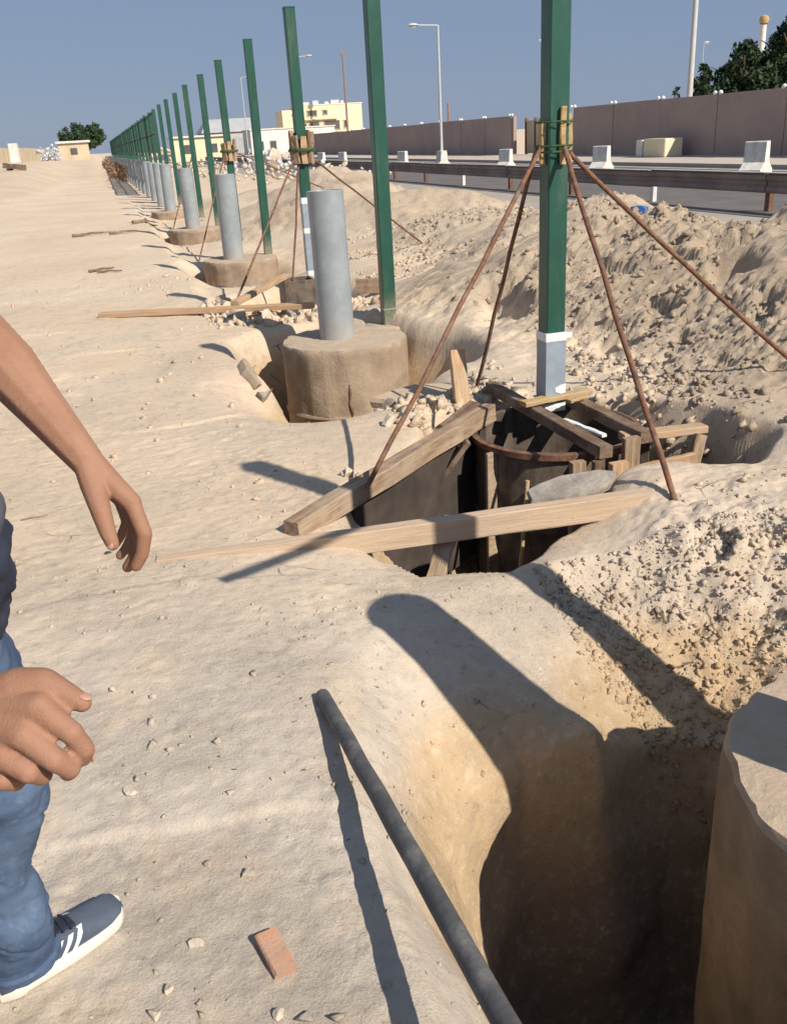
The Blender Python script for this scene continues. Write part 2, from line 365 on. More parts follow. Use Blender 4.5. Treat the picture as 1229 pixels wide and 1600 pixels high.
def poly_z(x, y, poly):
    """distance to the outline and the outline's own height there; inside flag"""
    d = np.full(x.shape, 1e9); zs = np.zeros(x.shape); wt = np.zeros(x.shape); n = len(poly)
    for i in range(n):
        x0, y0, z0 = poly[i]; x1, y1, z1 = poly[(i + 1) % n]; ex, ey = x1 - x0, y1 - y0; L = math.hypot(ex, ey)
        t = np.clip(((x - x0) * ex + (y - y0) * ey) / (ex * ex + ey * ey), 0, 1)
        k = np.hypot(x - x0 - t * ex, y - y0 - t * ey); d = np.minimum(d, k)
        w = L / (k + .015) ** 3; zs += w * (z0 + (z1 - z0) * t); wt += w
    zz = zs / wt
    ins = poly_sd(x, y, [(p[0], p[1]) for p in poly]) > 0
    return d, zz, ins

def terrain(x, y):
    x = np.asarray(x, float); y = np.asarray(y, float)
    z = np.zeros(x.shape)
    near = (y > -2) & (y < 40) & (x > -12) & (x < 9.6)
    X = x[near]; Y = y[near]
    fade = sstep(9.4, 7.5, X) * sstep(40, 25, Y)
    b = .03 * fbm(X, Y, .33, 3, 3) + .009 * fbm(X, Y, 1.3, 4, 5)
    small = .0055 * fbm(X, Y, 5.5, 4, 21)
    zz = (b + small) * fade
    # hard crust edges on the lane: shallow steps
    st = vnoise(X * 1.1 + .4 * fbm(X, Y, 2, 3, 40), Y * .8, 44)
    zz += .012 * sstep(.52, .56, st) * fade
    # left lane keeps level; ground falls gently to the row of pits
    zz -= .06 * sstep(.0, 1.0, X) * sstep(4.5, 2.5, Y) * fade
    tr = sstep(.98, 1.12, X + .22 * fbm(X, Y, .8, 4, 141)) * sstep(3.3, 2.6, X) * sstep(8.4, 9.2, Y) * sstep(38, 30, Y)
    zz -= tr * (.10 + .04 * fbm(X, Y, 1.5, 3, 142))
    for (bx_, by_, bd_) in ((1.75, 12.9, .16), (1.75, 19.3, .16), (1.75, 25.6, .14)):
        zz -= bd_ * np.exp(-(((X - bx_) / .7) ** 2 + ((Y - by_) / .8) ** 2))
    zz += .75 * sstep(28, 62, Y) * sstep(-1.2, -4.5, X)
    # spoil plateau between the first two pits on the right
    pl = sstep(1.7, 2.2, X - .15 * (Y - 3)) * sstep(2.25, 2.75, Y + .25 * fbm(X, Y, .9, 2, 8)) * sstep(5.2, 3.6, Y - .35 * (X - 2))
    zz += .12 * pl
    # long spoil ridge beyond the posts
    xc = 5.5 + .55 * np.sin(Y * .55 + .6) + .35 * np.sin(Y * 1.3)
    hc = (.70 + .34 * fbm(Y * 0 + 3.3, Y, .33, 3, 77)) * sstep(3.2, 6.0, Y + .35 * (X - 4)) * sstep(34, 22, Y)
    hc = hc * (1 - .55 * np.exp(-((Y - 14.5) / 1.6) ** 2))
    wd = np.where(X < xc, 1.75, 1.5)
    prof = np.exp(-(np.abs(X - xc) / wd) ** 2.4)
    mound = hc * prof * 1.12
    m2 = .95 * np.exp(-(((X - 7.4) / 1.5) ** 2 + ((Y - 7.6) / 1.4) ** 2)) + .38 * np.exp(-(((X - 5.0) / .9) ** 2 + ((Y - 17.5) / 2.2) ** 2))
    mound = np.maximum(mound, m2 * sstep(2, 5, Y))
    mr = np.clip(mound / .25, 0, 1)
    zz += mound * (1 + .25 * fbm(X, Y, 1.1, 4, 31))
    # pits
    wob = .07 * fbm(X, Y, 2.2, 2, 61)
    pitm = np.zeros(X.shape); steep = np.zeros(X.shape)
    for poly, D, w0 in ((PIT1, 1.0, .22), (PIT2, .85, .22), (PIT3, .45, .3), (PIT4, .42, .22), (PIT6, .36, .25)):
        xs = [p[0] for p in poly]; ys = [p[1] for p in poly]
        sel = (X > min(xs) - .5) & (X < max(xs) + .5) & (Y > min(ys) - .5) & (Y < max(ys) + .5)
        if not sel.any(): continue
        sd = poly_sd(X[sel], Y[sel], poly) + wob[sel]
        w = w0
        t = np.clip(sd / w, 0, 1)
        pr = D * (t * .55 + .45 * t * t * (3 - 2 * t))
        steep[sel] = np.maximum(steep[sel], np.clip((sd + .03) / .06, 0, 1) * (t < .999))
        lip = .03 * np.clip(1 + sd / .22, 0, 1) ** 2
        zz[sel] -= pr + np.where(sd < 0, lip, .03)
        pitm[sel] = np.maximum(pitm[sel], np.clip(1 - np.abs(sd) / .12, 0, 1) * .2)
    # nearest pit: a bowl falling from rim to lip, then a steep hole round the footing
    sel = (X > -.2) & (X < 3.8) & (Y > -.2) & (Y < 3.6)
    if sel.any():
        xs, ys = X[sel] + .028 * fbm(X[sel], Y[sel], 2.0, 3, 62), Y[sel] + .028 * fbm(X[sel], Y[sel], 2.0, 3, 63)
        d1, z1, in1 = poly_z(xs, ys, RIM0); d2, z2, in2 = poly_z(xs, ys, LIP0)
        t = d1 / (d1 + d2 + 1e-6)
        zb = z1 + (z2 - z1) * t ** (1.55 - .6 * sstep(1.35, 1.75, xs))
        tt = np.clip(d2 / .27, 0, 1); hole = z2 - 1.2 * (.65 * tt + .35 * tt * tt * (3 - 2 * tt)) - .12 * np.clip((d2 - .27) / .3, 0, 1)
        zn = np.where(in2, hole, zb)
        steep[sel] = np.maximum(steep[sel], np.where(in2, 1.0, 0))
        bl = np.where(in1, np.clip(d1 / .12, 0, 1), 0)
        zz[sel] = zz[sel] * (1 - bl) + (zn + .5 * small[sel] + .012 * fbm(X[sel], Y[sel], 4.5, 4, 64)) * bl
        pitm[sel] = np.maximum(pitm[sel], np.where(in1, np.where(in2, 0, .08 + .75 * sstep(1.62, 1.95, X[sel]) * sstep(2.0, 2.3, Y[sel])), 0) * np.clip(d1 / .15, 0, 1))
    # shallow bowl in front of the second pit's footing
    zz -= .92 * np.exp(-(((X - 1.45) / .5) ** 2 + ((Y - 6.12) / .52) ** 2))
    # hump between pits 1 and 2 made of broken crust
    zz += .08 * np.exp(-(((X - 1.6) / .4) ** 2 + ((Y - 5.35) / .25) ** 2))
    # hollows in the spoil
    for (hx, hy, ra, rb, hd) in ((3.15, 7.3, .28, .42, .30), (4.75, 6.3, .30, .35, .34), (4.35, 5.75, .2, .25, .22), (3.35, 5.7, .16, .2, .2), (5.6, 7.0, .3, .3, .25), (3.9, 8.9, .3, .5, .22)):
        dd = np.hypot((X - hx) / ra, (Y - hy) / rb) + .35 * fbm(X, Y, 4, 3, 161)
        zz -= .75 * hd * sstep(1.1, .35, dd)
    # clods: rough lumps on spoil and on the pit faces
    rough = np.clip(mr * .9 + tr * .22 + pl * .25 * sstep(.42, .62, vnoise(X * 1.6, Y * 1.6, 91)) + pitm * .55 + .7 * np.exp(-(((X - 2.1) / .4) ** 2 + ((Y - 2.8) / .3) ** 2)), 0, 1) * fade
    rough = rough * (1 - steep); zz -= small * fade * steep
    sel = rough > .03
    if sel.any():
        xs, ys, r = X[sel], Y[sel], rough[sel]
        patch = .35 + .65 * sstep(.38, .66, vnoise(xs * 1.25, ys * 1.25, 15))
        f, c = worley(xs + .05 * fbm(xs, ys, 6, 2, 2), ys, 7.5, 3); h1 = np.sqrt(np.clip(1 - f * 1.25, 0, 1)) * (c ** 1.5)
        f, c = worley(xs, ys, 17, 4); h2 = np.sqrt(np.clip(1 - f * 1.2, 0, 1)) * (c ** 1.2)
        zz[sel] += r * patch * (.02 * h1 + .012 * h2 + .11 * np.abs(fbm(xs, ys, 2.6, 4, 71, .6)) - .07 * sstep(.66, .80, vnoise(xs * 6, ys * 6, 151)) + .085 * np.abs(fbm(xs, ys, 7, 4, 73, .6)) + .035 * np.abs(fbm(xs, ys, 21, 3, 72, .65)) - .07)
    # foreground: pebbly crust on the left lane
    sel = (Y < 6) & (X < .9) & (rough < .2) & (steep < .1)
    xs, ys = X[sel], Y[sel]
    f, c = worley(xs, ys, 13, 33); msk = sstep(.4, .62, vnoise(xs * 2.1, ys * 2.1, 36))
    zz[sel] += .008 * np.sqrt(np.clip(1 - f * 1.8, 0, 1)) * np.clip(c * 4 - 3, 0, 1) * msk + .006 * np.abs(fbm(xs, ys, 16, 3, 38)) * msk + .004 * fbm(xs, ys, 28, 3, 37)
    z[near] = zz
    far = ~near
    z[far] = np.where((x[far] < 9.6), .05 * fbm(x[far], y[far], .06, 3, 5) * sstep(9, 5, np.abs(x[far])), -.03)
    z = z + np.where(y >= 40, 1.0 * sstep(40, 125, y) * sstep(2.2, -.5, x) + .75 * sstep(28, 62, y) * sstep(-1.2, -4.5, x) * sstep(140, 60, y), 0)
    z = np.where(x > 8.6, np.minimum(z, -.03 + 0 * z) , z)
    return z

rows = list(np.linspace(-40, -2, 8)) + list(np.linspace(-1.5, .15, 8)) + list(np.arange(.22, 5.0, .0095))
y_ = 5.0
while y_ < 12: rows.append(y_); y_ *= 1.0024
while y_ < 16: rows.append(y_); y_ *= 1.0045
while y_ < 45: rows.append(y_); y_ *= 1.011
while y_ < 4000: rows.append(y_); y_ *= 1.10
rows = np.array(rows)
u = np.concatenate([-np.geomspace(60, 1.0, 14), np.linspace(-.85, 1.45, 600), np.geomspace(1.5, 60, 16)])
Wd = np.maximum(.95, rows + .95)
GX = u[None, :] * Wd[:, None]; GY = np.repeat(rows[:, None], len(u), 1)
GZ = terrain(GX.ravel(), GY.ravel()).reshape(GX.shape)
# steep faces: push the surface about sideways so that they crumble instead of fluting
inn = (GY > .3) & (GY < 16) & (GX > -.5) & (GX < 4)
sl = np.zeros(GX.shape); gy_, gx_ = np.gradient(GZ); sl = np.hypot(gx_ / (np.gradient(GX, axis=1) + 1e-6), gy_ / (np.gradient(GY, axis=0) + 1e-6))
am = np.clip((sl - .8) / 2.0, 0, 1) * inn
for _ in range(2): am[1:-1, 1:-1] = (am[1:-1, 1:-1] * 2 + am[:-2, 1:-1] + am[2:, 1:-1] + am[1:-1, :-2] + am[1:-1, 2:]) / 6
am2 = np.clip((sl - .7) / .8, 0, 1) * inn * (GY > 3.3) * (GX < 3.25) * (GZ < .06)
for _ in range(4): am2[1:-1, 1:-1] = np.maximum(am2[1:-1, 1:-1], (am2[:-2, 1:-1] + am2[2:, 1:-1] + am2[1:-1, :-2] + am2[1:-1, 2:]) / 4)
for _ in range(14):
    av = GZ.copy(); av[1:-1, 1:-1] = (GZ[:-2, 1:-1] + GZ[2:, 1:-1] + GZ[1:-1, :-2] + GZ[1:-1, 2:] + GZ[:-2, :-2] + GZ[2:, 2:] + GZ[:-2, 2:] + GZ[2:, :-2]) / 8
    GZ = GZ + (av - GZ) * am2
q1 = GX + GY * .7
GX = GX + am * (.03 * fbm(q1 * .6, GZ * 1.5, 3.0, 3, 201) ); GY = GY + am * (.03 * fbm(q1 * .6 + 7, GZ * 1.5, 3.0, 3, 202) )
nr, nc = GX.shape
gv = np.stack([GX, GY, GZ], -1).reshape(-1, 3)
ii = np.arange(nr * nc).reshape(nr, nc)
gf = np.stack([ii[:-1, :-1], ii[:-1, 1:], ii[1:, 1:], ii[1:, :-1]], -1).reshape(-1, 4)
me = bpy.data.meshes.new('ground')
me.vertices.add(len(gv)); me.vertices.foreach_set('co', gv.ravel().astype(np.float32))
me.loops.add(gf.size); me.loops.foreach_set('vertex_index', gf.ravel().astype(np.int32))
me.polygons.add(len(gf)); me.polygons.foreach_set('loop_start', (np.arange(len(gf)) * 4).astype(np.int32))
me.polygons.foreach_set('loop_total', np.full(len(gf), 4, np.int32))
me.polygons.foreach_set('use_smooth', np.ones(len(gf), bool)); me.update(calc_edges=True); me.validate()
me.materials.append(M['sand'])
ground = bpy.data.objects.new('ground', me); COL.objects.link(ground); ground['kind'] = 'structure'
ground.cycles.shadow_terminator_geometry_offset = .35; ground.cycles.shadow_terminator_offset = .1
def gz(x, y): return float(terrain(np.array([x]), np.array([y]))[0])

# sheets of road and verge on the right
def sheet(name, x0, x1, y0, y1, z, mat, ny=1):
    mb = MB(); n = ny
    for i in range(n):
        a = y0 + (y1 - y0) * i / n; b = y0 + (y1 - y0) * (i + 1) / n
        mb.add([(x0, a, z), (x1, a, z), (x1, b, z), (x0, b, z)], [(0, 1, 2, 3)])
    return tag(mb.build(name, mat), kind='structure')
mbk = MB(); xs = []
for i in range(120):
    yy = -10 + i * 4.0; xs.append((9.0 + .35 * math.sin(i * 1.7) + .25 * math.sin(i * .6), yy))
vs_ = []; fs_ = []
for i, (xx, yy) in enumerate(xs): vs_ += [(xx, yy, -.015), (10.9, yy, -.015)]
for i in range(len(xs) - 1): fs_.append((2 * i, 2 * i + 1, 2 * i + 3, 2 * i + 2))
tag(mbk.add(vs_, fs_).build('road_shoulder', M['shoulder']), kind='structure')
sheet('road', 10.7, 20.6, -20, 500, -.006, M['asphalt'])
mb = MB(); mb.box((23.0, 240, .04), (4.8, 520, .16)); tag(mb.build('pavement', M['pave']), kind='structure')
# painted edge line on the road
sheet('road_marking', 19.9, 20.05, -20, 500, .0, M['whiteconc'])

# ------------------------------------------------------------------ boundary wall, barriers, road furniture
ORD = ['first', 'second', 'third', 'fourth', 'fifth', 'sixth', 'seventh', 'eighth', 'ninth', 'tenth', 'eleventh', 'twelfth', 'thirteenth', 'fourteenth', 'fifteenth', 'sixteenth', 'seventeenth', 'eighteenth', 'nineteenth', 'twentieth', 'twenty-first', 'twenty-second', 'twenty-third', 'twenty-fourth', 'twenty-fifth', 'twenty-sixth', 'twenty-seventh', 'twenty-eighth', 'twenty-ninth', 'thirtieth']

def boundary_wall(label, ys, h, X=25.3):
    root = empty('boundary_wall', (X, ys[0], .12)); tag(root, label, 'wall')
    for i in range(len(ys) - 1):
        L = ys[i + 1] - ys[i] - .035
        mb = MB(); hh = h + random.uniform(-.02, .03); lean = random.uniform(-.012, .012)
        mb.box((lean, ys[i] - ys[0] + L / 2 + .017, hh / 2 - .1), (.14, L, hh + .2), ch=.012)
        mb.build('panel', M['wallpanel'], root)
        mb = MB(); mb.box((.13, ys[i] - ys[0], hh / 2), (.22, .3, hh - .06), ch=.01); mb.build('post', M['wallpanel'], root)
    return root
yr = [14.1 + 4.24 * i for i in range(9)]
wall_r = boundary_wall('brown precast panel wall along the far side of the road, right of the gate', yr, 2.4)
yl = [56.2 + 4.3 * i for i in range(17)]
wall_l = boundary_wall('long brown panel wall left of the gate, shrinking towards the cream building', yl, 2.24)
def wall_light(y, h, label):
    r = empty('wall_light', (25.3, y, h + .1)); tag(r, label, 'light', 'lights along the top of the brown wall')
    mb = MB(); mb.box((0, 0, .05), (.06, .12, .1)); mb.build('bracket', M['polemetal'], r)
    for s in (-1, 1):
        mb = MB(); mb.lathe((0, 0, 0), [(.02, -.09), (.07, -.065), (.09, 0), (.07, .065), (.03, .09)], 10)
        o = mb.build('lamp_head', M['lampglass'], r, smooth=True); o.location = (-.1, s * .2, .03); o.rotation_euler = (math.radians(40 * s), .5, 0)
for i, y in enumerate(yr[2:]):
    wall_light(y, 2.42, 'white twin light on the brown wall top, %s joint from the right edge' % ORD[i])
for i, y in enumerate(yl[:10]):
    wall_light(y, 2.28, 'small white light on the brown wall left of the gate, %s from the gate' % ORD[i])

g_ = empty('site_gate', (26.2, 48.4, .1)); tag(g_, 'beige sheet gate standing in the gap of the brown wall', 'gate')
mb = MB(); mb.box((0, 3.6, 1.0), (.1, 5.2, 1.75), ch=.01); mb.build('gate_leaf', M['beige'], g_)
mb = MB(); mb.box((.0, 6.9, 1.0), (.1, 1.2, 1.9), ch=.01); mb.build('gate_leaf', M['beige'], g_)
for yy in (.9, 6.27, 7.6):
    mb = MB(); mb.box((-.02, yy, 1.05), (.16, .14, 2.1)); mb.build('gate_post', M['rust'], g_)
mb = MB(); mb.box((-.07, 3.6, 1.92), (.06, 5.3, .07)); mb.build('top_rail', M['polemetal'], g_)

def jersey_mb(L, h, w0, w1, base=.10):
    prof = [(-w0 / 2, 0), (-w0 / 2, base), (-w1 / 2 - .035, base + .2 * h + .02), (-w1 / 2, h - .02), (-w1 / 2 + .02, h), (w1 / 2 - .02, h), (w1 / 2, h - .02), (w1 / 2 + .035, base + .2 * h + .02), (w0 / 2, base), (w0 / 2, 0)]
    mb = MB(); n = len(prof); vs_ = []
    for yy in (0, L): vs_ += [(x, yy, z) for (x, z) in prof]
    fs_ = [tuple(range(n - 1, -1, -1)), tuple(range(n, 2 * n))] + [(i, (i + 1) % n, n + (i + 1) % n, n + i) for i in range(n)]
    return mb.add(vs_, fs_)
# low guard rail between the site and the road
gr = empty('guard_rail', (11.35, 3.0, 0)); tag(gr, 'long dark steel guard rail on short posts along the site edge of the road', 'guard rail')
prof = [(-.02, .30), (-.055, .335), (-.055, .40), (-.015, .445), (-.015, .485), (-.055, .53), (-.055, .60), (-.02, .635), (.0, .64), (.005, .62), (.005, .31)]
bsrc = psrc_ = None
for k in range(27):
    if bsrc is None:
        mb = MB(); n = len(prof); vs_ = [(x, yy, z) for yy in (0, 3.72) for (x, z) in prof]
        mb.add(vs_, [tuple(range(n - 1, -1, -1)), tuple(range(n, 2 * n))] + [(i, (i + 1) % n, n + (i + 1) % n, n + i) for i in range(n)])
        bsrc = o = mb.build('rail_panel', M['rail'], gr)
        mb = MB(); mb.box((.07, 0, .26), (.1, .13, .74), ch=.01); psrc_ = p_ = mb.build('post', M['rust'], gr)
        mb = MB(); mb.box((-.03, 0, .645), (.13, 3.72, .012)); csrc = c_ = mb.build('lit_edge_strip', M['concrete'], gr)  # pale strip paints the sunlit top edge of the rail
    else:
        o = bsrc.copy(); p_ = psrc_.copy(); c_ = csrc.copy()
        for q_ in (o, p_, c_): COL.objects.link(q_)
        if k % 3 == 1: p_.data = p_.data.copy(); p_.data.materials[0] = M['whiteconc']
    o.location = (random.uniform(-.015, .015), k * 3.75, random.uniform(-.01, .01)); p_.location = (0, k * 3.75, 0); c_.location = (o.location[0], k * 3.75 + 1.86, o.location[2])
src = jersey_mb(1.0, .86, .74, .22, .12).build('concrete_block', M['whiteconc'])
spots = [(18.7, 23.6, 27, 1.05, 'large pale concrete barrier block at the right, nearest on the road'),
         (18.2, 31.8, 27, 1.0, 'pale concrete barrier block just right of the braced green post'),
         (17.5, 39.0, 27, .95, 'pale concrete barrier block just left of the braced green post'),
         (16.3, 50.2, 27, .95, 'pale concrete barrier block right of the thick untied green post'),
         (15.9, 62.0, 27, .95, 'right one of the close pair of pale blocks left of the untied post'),
         (15.5, 66.5, 27, .95, 'left one of the close pair of pale blocks left of the untied post')]
for i, (xx, yy, rz, s, lab) in enumerate(spots):
    o = src if i == 0 else src.copy()
    if i: COL.objects.link(o)
    o.location = (xx, yy, -.002); o.rotation_euler = (0, 0, math.radians(rz)); o.scale = (s, s * .62, s)
    tag(o, lab, 'concrete block', 'concrete blocks standing on the road')
r = empty('cube_block', (24.2, 37.6, .12)); tag(r, 'cream concrete cube lying at the foot of the brown wall', 'concrete block')
mb = MB(); mb.box((0, 0, .38), (.9, 1.7, .76), ch=.03); mb.build('cube', M['yellowplaster'], r)
mb = MB(); mb.box((-.2, 1.15, .36), (.6, .5, .72), ch=.03); mb.build('side_step', M['whiteconc'], r)

def street_lamp(x, y, H, arm, lab, base=True, r0=.07, head=.32, mat='polemetal'):
    root = empty('street_lamp', (x, y, 0)); tag(root, lab, 'street lamp', 'street lamps along the road')
    mb = MB(); mb.tube([(0, 0, 0), (0, 0, H * .5), (0, 0, H)], [r0, r0 * .8, r0 * .6], 8); mb.build('pole', M[mat], root, smooth=True)
    if base:
        b = jersey_mb(.7, .8, .75, .3, .15); o = b.build('base_block', M['whiteconc'], root); o.location = (0, -.35, 0)
    mb = MB(); mb.tube([(0, 0, H - .02), (arm, 0, H + .03)], [r0 * .45, r0 * .35], 6); mb.build('arm', M[mat], root)
    mb = MB(); mb.lathe((0, 0, 0), [(.02, -.10), (head * .7, -.07), (head, 0), (head * .75, .08), (.05, .11)], 12)
    hd = mb.build('lamp_head', M['polemetal'], root, smooth=True); hd.location = (arm, 0, H + .02); hd.scale = (1, .55, .8)
    mb = MB(); mb.lathe((0, 0, 0), [(.02, -.05), (head * .55, -.04), (head * .6, 0), (.05, .02)], 12)
    ls = mb.build('lens', M['lampglass'], hd, smooth=True); ls.location = (0, 0, -.07)
street_lamp(16.75, 45.8, 6.4, -1.25, 'tall street lamp with arm to the left, standing on a pale base block', r0=.085, head=.26)
street_lamp(16.9, 79.0, 7.9, .9, 'thin street lamp behind the close pair of pale blocks', r0=.075, head=.3)
street_lamp(17.2, 112.0, 8.6, .7, 'far thin street lamp between the two strapped green posts', base=False, r0=.07, head=.35)
street_lamp(34.2, 70.0, 7.7, -.3, 'thin lamp post rising behind the braced green post', base=False, r0=.055, head=.22)
street_lamp(48.3, 70.0, 7.2, .25, 'thin dark lamp post behind the wall near the dark trees', base=False, r0=.045, head=.26)
r = empty('tall_pole', (30.4, 45, 0)); tag(r, 'thick pale pole rising behind the wall and out of the top of the picture', 'pole')
mb = MB(); mb.tube([(0, 0, 0), (0, 0, 6), (0, 0, 12)], [.16, .14, .11], 12); mb.build('shaft', M['polemetal'], r, smooth=True)
mb = MB(); mb.box((0, 0, .02), (.5, .5, .06)); mb.build('base_plate', M['polemetal'], r)
r = empty('water_mast', (69.2, 90, 0)); tag(r, 'distant pale mast with a ball on top, behind the dark trees', 'mast')
mb = MB(); mb.tube([(0, 0, 0), (0, 0, 10.4)], [.38, .3], 12); mb.build('shaft', M['whiteconc'], r, smooth=True)
mb = MB(); mb.lathe((0, 0, 10.75), [(.1, -.5), (.4, -.34), (.52, 0), (.4, .34), (.1, .48)], 12); mb.build('ball', M['yellowwood'], r, smooth=True)
mb = MB(); mb.lathe((0, 0, 10.4), [(.36, -.06), (.44, 0), (.36, .06)], 12); mb.build('collar', M['rust'], r)
r = empty('red_mast', (53.5, 205, 0)); tag(r, 'thin red mast standing behind the cream building', 'mast')
mb = MB(); mb.tube([(0, 0, 0), (0, 0, 18.3)], [.24, .2], 6); mb.build('shaft', M['redmetal'], r)
mb = MB(); mb.box((0, 0, 18.3), (1.0, .4, .5)); mb.build('top_box', M['redmetal'], r)
r = empty('red_mast', (60, 160, 0)); tag(r, 'short thin dark red mast behind the long brown wall', 'mast')
mb = MB(); mb.tube([(0, 0, 0), (0, 0, 6.4)], [.25, .2], 6); mb.build('shaft', M['redmetal'], r)

# cream building, three storeys
b = empty('cream_building', (45, 215, 0)); tag(b, 'three-storey cream building with dark windows beyond the brown wall', 'building')
mb = MB(); mb.box((7.4, 5, 4.45), (14.6, 10, 8.9)); mb.build('wall', M['yellowplaster'], b)
mb = MB(); mb.box((-1.6, 6, 4.1), (3.4, 8, 8.2)); mb.build('side_wing', M['yellowplaster'], b)
mb = MB(); mb.box((7.4, 5, 9.0), (14.9, 10.2, .2)); rf = mb.build('roof', M['whiteplaster'], b)
for (xx, ww, hh) in ((2.5, 2.2, .7), (5, 1.4, .9), (7.5, 1.0, .6), (9.6, 2.0, .9), (11.2, .8, .7), (-.6 + 1.5, 1.0, .5)):
    mb = MB(); mb.box((xx, 4 + random.random() * 3, 9.1 + hh / 2), (ww, 1.2, hh), ch=.04); mb.build('roof_unit', M['silver'], rf)
wins = [(3.1, 2.2, 7.3, 1.2), (6.1, 1.0, 7.4, .9), (.8, 1.8, 4.5, 1.5), (3.4, 2.4, 4.6, 1.9), (7.5, 3.6, 4.7, 1.9), (10.6, .6, 4.8, 1.6), (4.3, 2.6, 2.0, 1.3), (7.3, 2.6, 2.1, 1.4), (1.0, 1.6, 2.0, 1.2), (10.8, 1.2, 1.9, 1.4)]
for (xx, ww, zz_, hh) in wins:
    mb = MB()
    for (cx, cz, w2, h2) in ((xx, zz_ + hh / 2, ww + .3, .15), (xx, zz_ - hh / 2, ww + .3, .15), (xx - ww / 2, zz_, .15, hh), (xx + ww / 2, zz_, .15, hh)):
        mb.box((cx, -.06, cz), (w2, .2, h2))
    f = mb.build('window', M['beige'], b)
    mb = MB(); mb.box((xx, -.01, zz_), (ww - .1, .06, hh - .1)); mb.build('pane', M['glass'], f)
mb = MB(); mb.box((4.2, -.3, 6.0), (9.0, .6, .2)); mb.box((4.2, -.3, 3.3), (9.0, .6, .2)); mb.build('balcony_slab', M['beige'], b)
# low white building and grey-roofed shed left of it
w = empty('white_building', (29, 150, 0)); tag(w, 'low long white building left of the cream building', 'building')
mb = MB(); mb.box((1.5, 5, 1.8), (13.5, 8, 3.6)); mb.build('wall', M['whiteplaster'], w)
mb = MB(); mb.box((1.5, 5, 3.68), (13.8, 8.3, .16)); mb.build('roof_edge', M['whiteconc'], w)
for xx in (-3.8, -1.8):
    mb = MB(); mb.box((xx, .98, 1.3), (1.1, .08, 1.4)); f = mb.build('window', M['greyroof'], w)
    mb = MB(); mb.box((xx, .92, 1.3), (.9, .05, 1.2)); mb.build('pane', M['glass'], f)
s_ = empty('storage_shed', (23.5, 170, 0)); tag(s_, 'shed with a grey gabled roof behind the low white building', 'building')
mb = MB(); mb.box((0, 5, 1.9), (9.5, 9, 3.8)); mb.build('wall', M['concrete'], s_)
mb = MB(); mb.add([(-5.2, .2, 3.8), (5.2, .2, 3.8), (5.2, 9.8, 3.8), (-5.2, 9.8, 3.8), (-3.6, 3.6, 6.0), (4.0, 3.6, 6.0), (4.0, 6.4, 6.0), (-3.6, 6.4, 6.0)], [(3, 2, 1, 0), (4, 5, 6, 7), (0, 1, 5, 4), (1, 2, 6, 5), (2, 3, 7, 6), (3, 0, 4, 7)])
mb.build('roof', M['greyroof'], s_)
mb = MB(); mb.box((1.5, .45, 1.6), (2.4, .1, 2.6)); mb.build('door', M['greyroof'], s_)
def house(x, y, w_, d, h, lab, m1, roofm, wn_=2):
    r = empty('low_house', (x, y, gz(x, y) - .1)); tag(r, lab, 'building', 'low buildings at the far end')
    mb = MB(); mb.box((0, 0, h / 2), (w_, d, h)); mb.build('wall', M[m1], r)
    mb = MB(); mb.box((0, 0, h + .12), (w_ + .5, d + .5, .24), ch=.03); mb.build('roof', M[roofm], r)
    for i in range(wn_):
        xx = -w_ / 2 + (i + .5) * w_ / wn_
        mb = MB(); mb.box((xx, -d / 2 - .02, h * .55), (w_ * .22, .1, h * .35)); mb.build('window', M['glass'], r)
house(13.0, 128, 6.5, 5, 2.9, 'low cream-walled house seen between the posts left of the shed', 'yellowplaster', 'whiteconc')
house(-2.15, 124, 3.5, 3.2, 2.0, 'small beige guard hut at the far end of the sand lane', 'beige', 'whiteconc', 1)
house(-13.2, 125, 1.6, 1.6, 3.6, 'cream gatepost-like cabin at the left edge', 'yellowplaster', 'whiteconc', 1)

def mesh_quads(name, V, mat, parent=None):
    n = len(V) // 4; me = bpy.data.meshes.new(name)
    me.vertices.add(len(V)); me.vertices.foreach_set('co', V.ravel().astype(np.float32))
    me.loops.add(n * 4); me.loops.foreach_set('vertex_index', np.arange(n * 4, dtype=np.int32))
    me.polygons.add(n); me.polygons.foreach_set('loop_start', (np.arange(n) * 4).astype(np.int32)); me.polygons.foreach_set('loop_total', np.full(n, 4, np.int32))
    me.update(calc_edges=True); me.materials.append(mat)
    o = bpy.data.objects.new(name, me); COL.objects.link(o); o.parent = parent; return o
def leaf_cloud(centres, radii, per, size, elong=1.6):
    out = []
    for c, r in zip(centres, radii):
        n = max(4, int(per * r * r)); d = rng.normal(size=(n, 3)); d /= np.linalg.norm(d, axis=1)[:, None]
        p = np.array(c) + d * (r * (rng.random(n) ** .45))[:, None] * np.array([1, 1, .9])
        a = rng.normal(size=(n, 3)); a /= np.linalg.norm(a, axis=1)[:, None]
        b2 = np.cross(a, rng.normal(size=(n, 3))); b2 /= np.linalg.norm(b2, axis=1)[:, None]
        s = size * (0.6 + .8 * rng.random(n))[:, None]; a = a * s * elong; b2 = b2 * s * .6
        out.append(np.stack([p - a, p + b2, p + a, p - b2], 1).reshape(-1, 3))
    return np.concatenate(out)
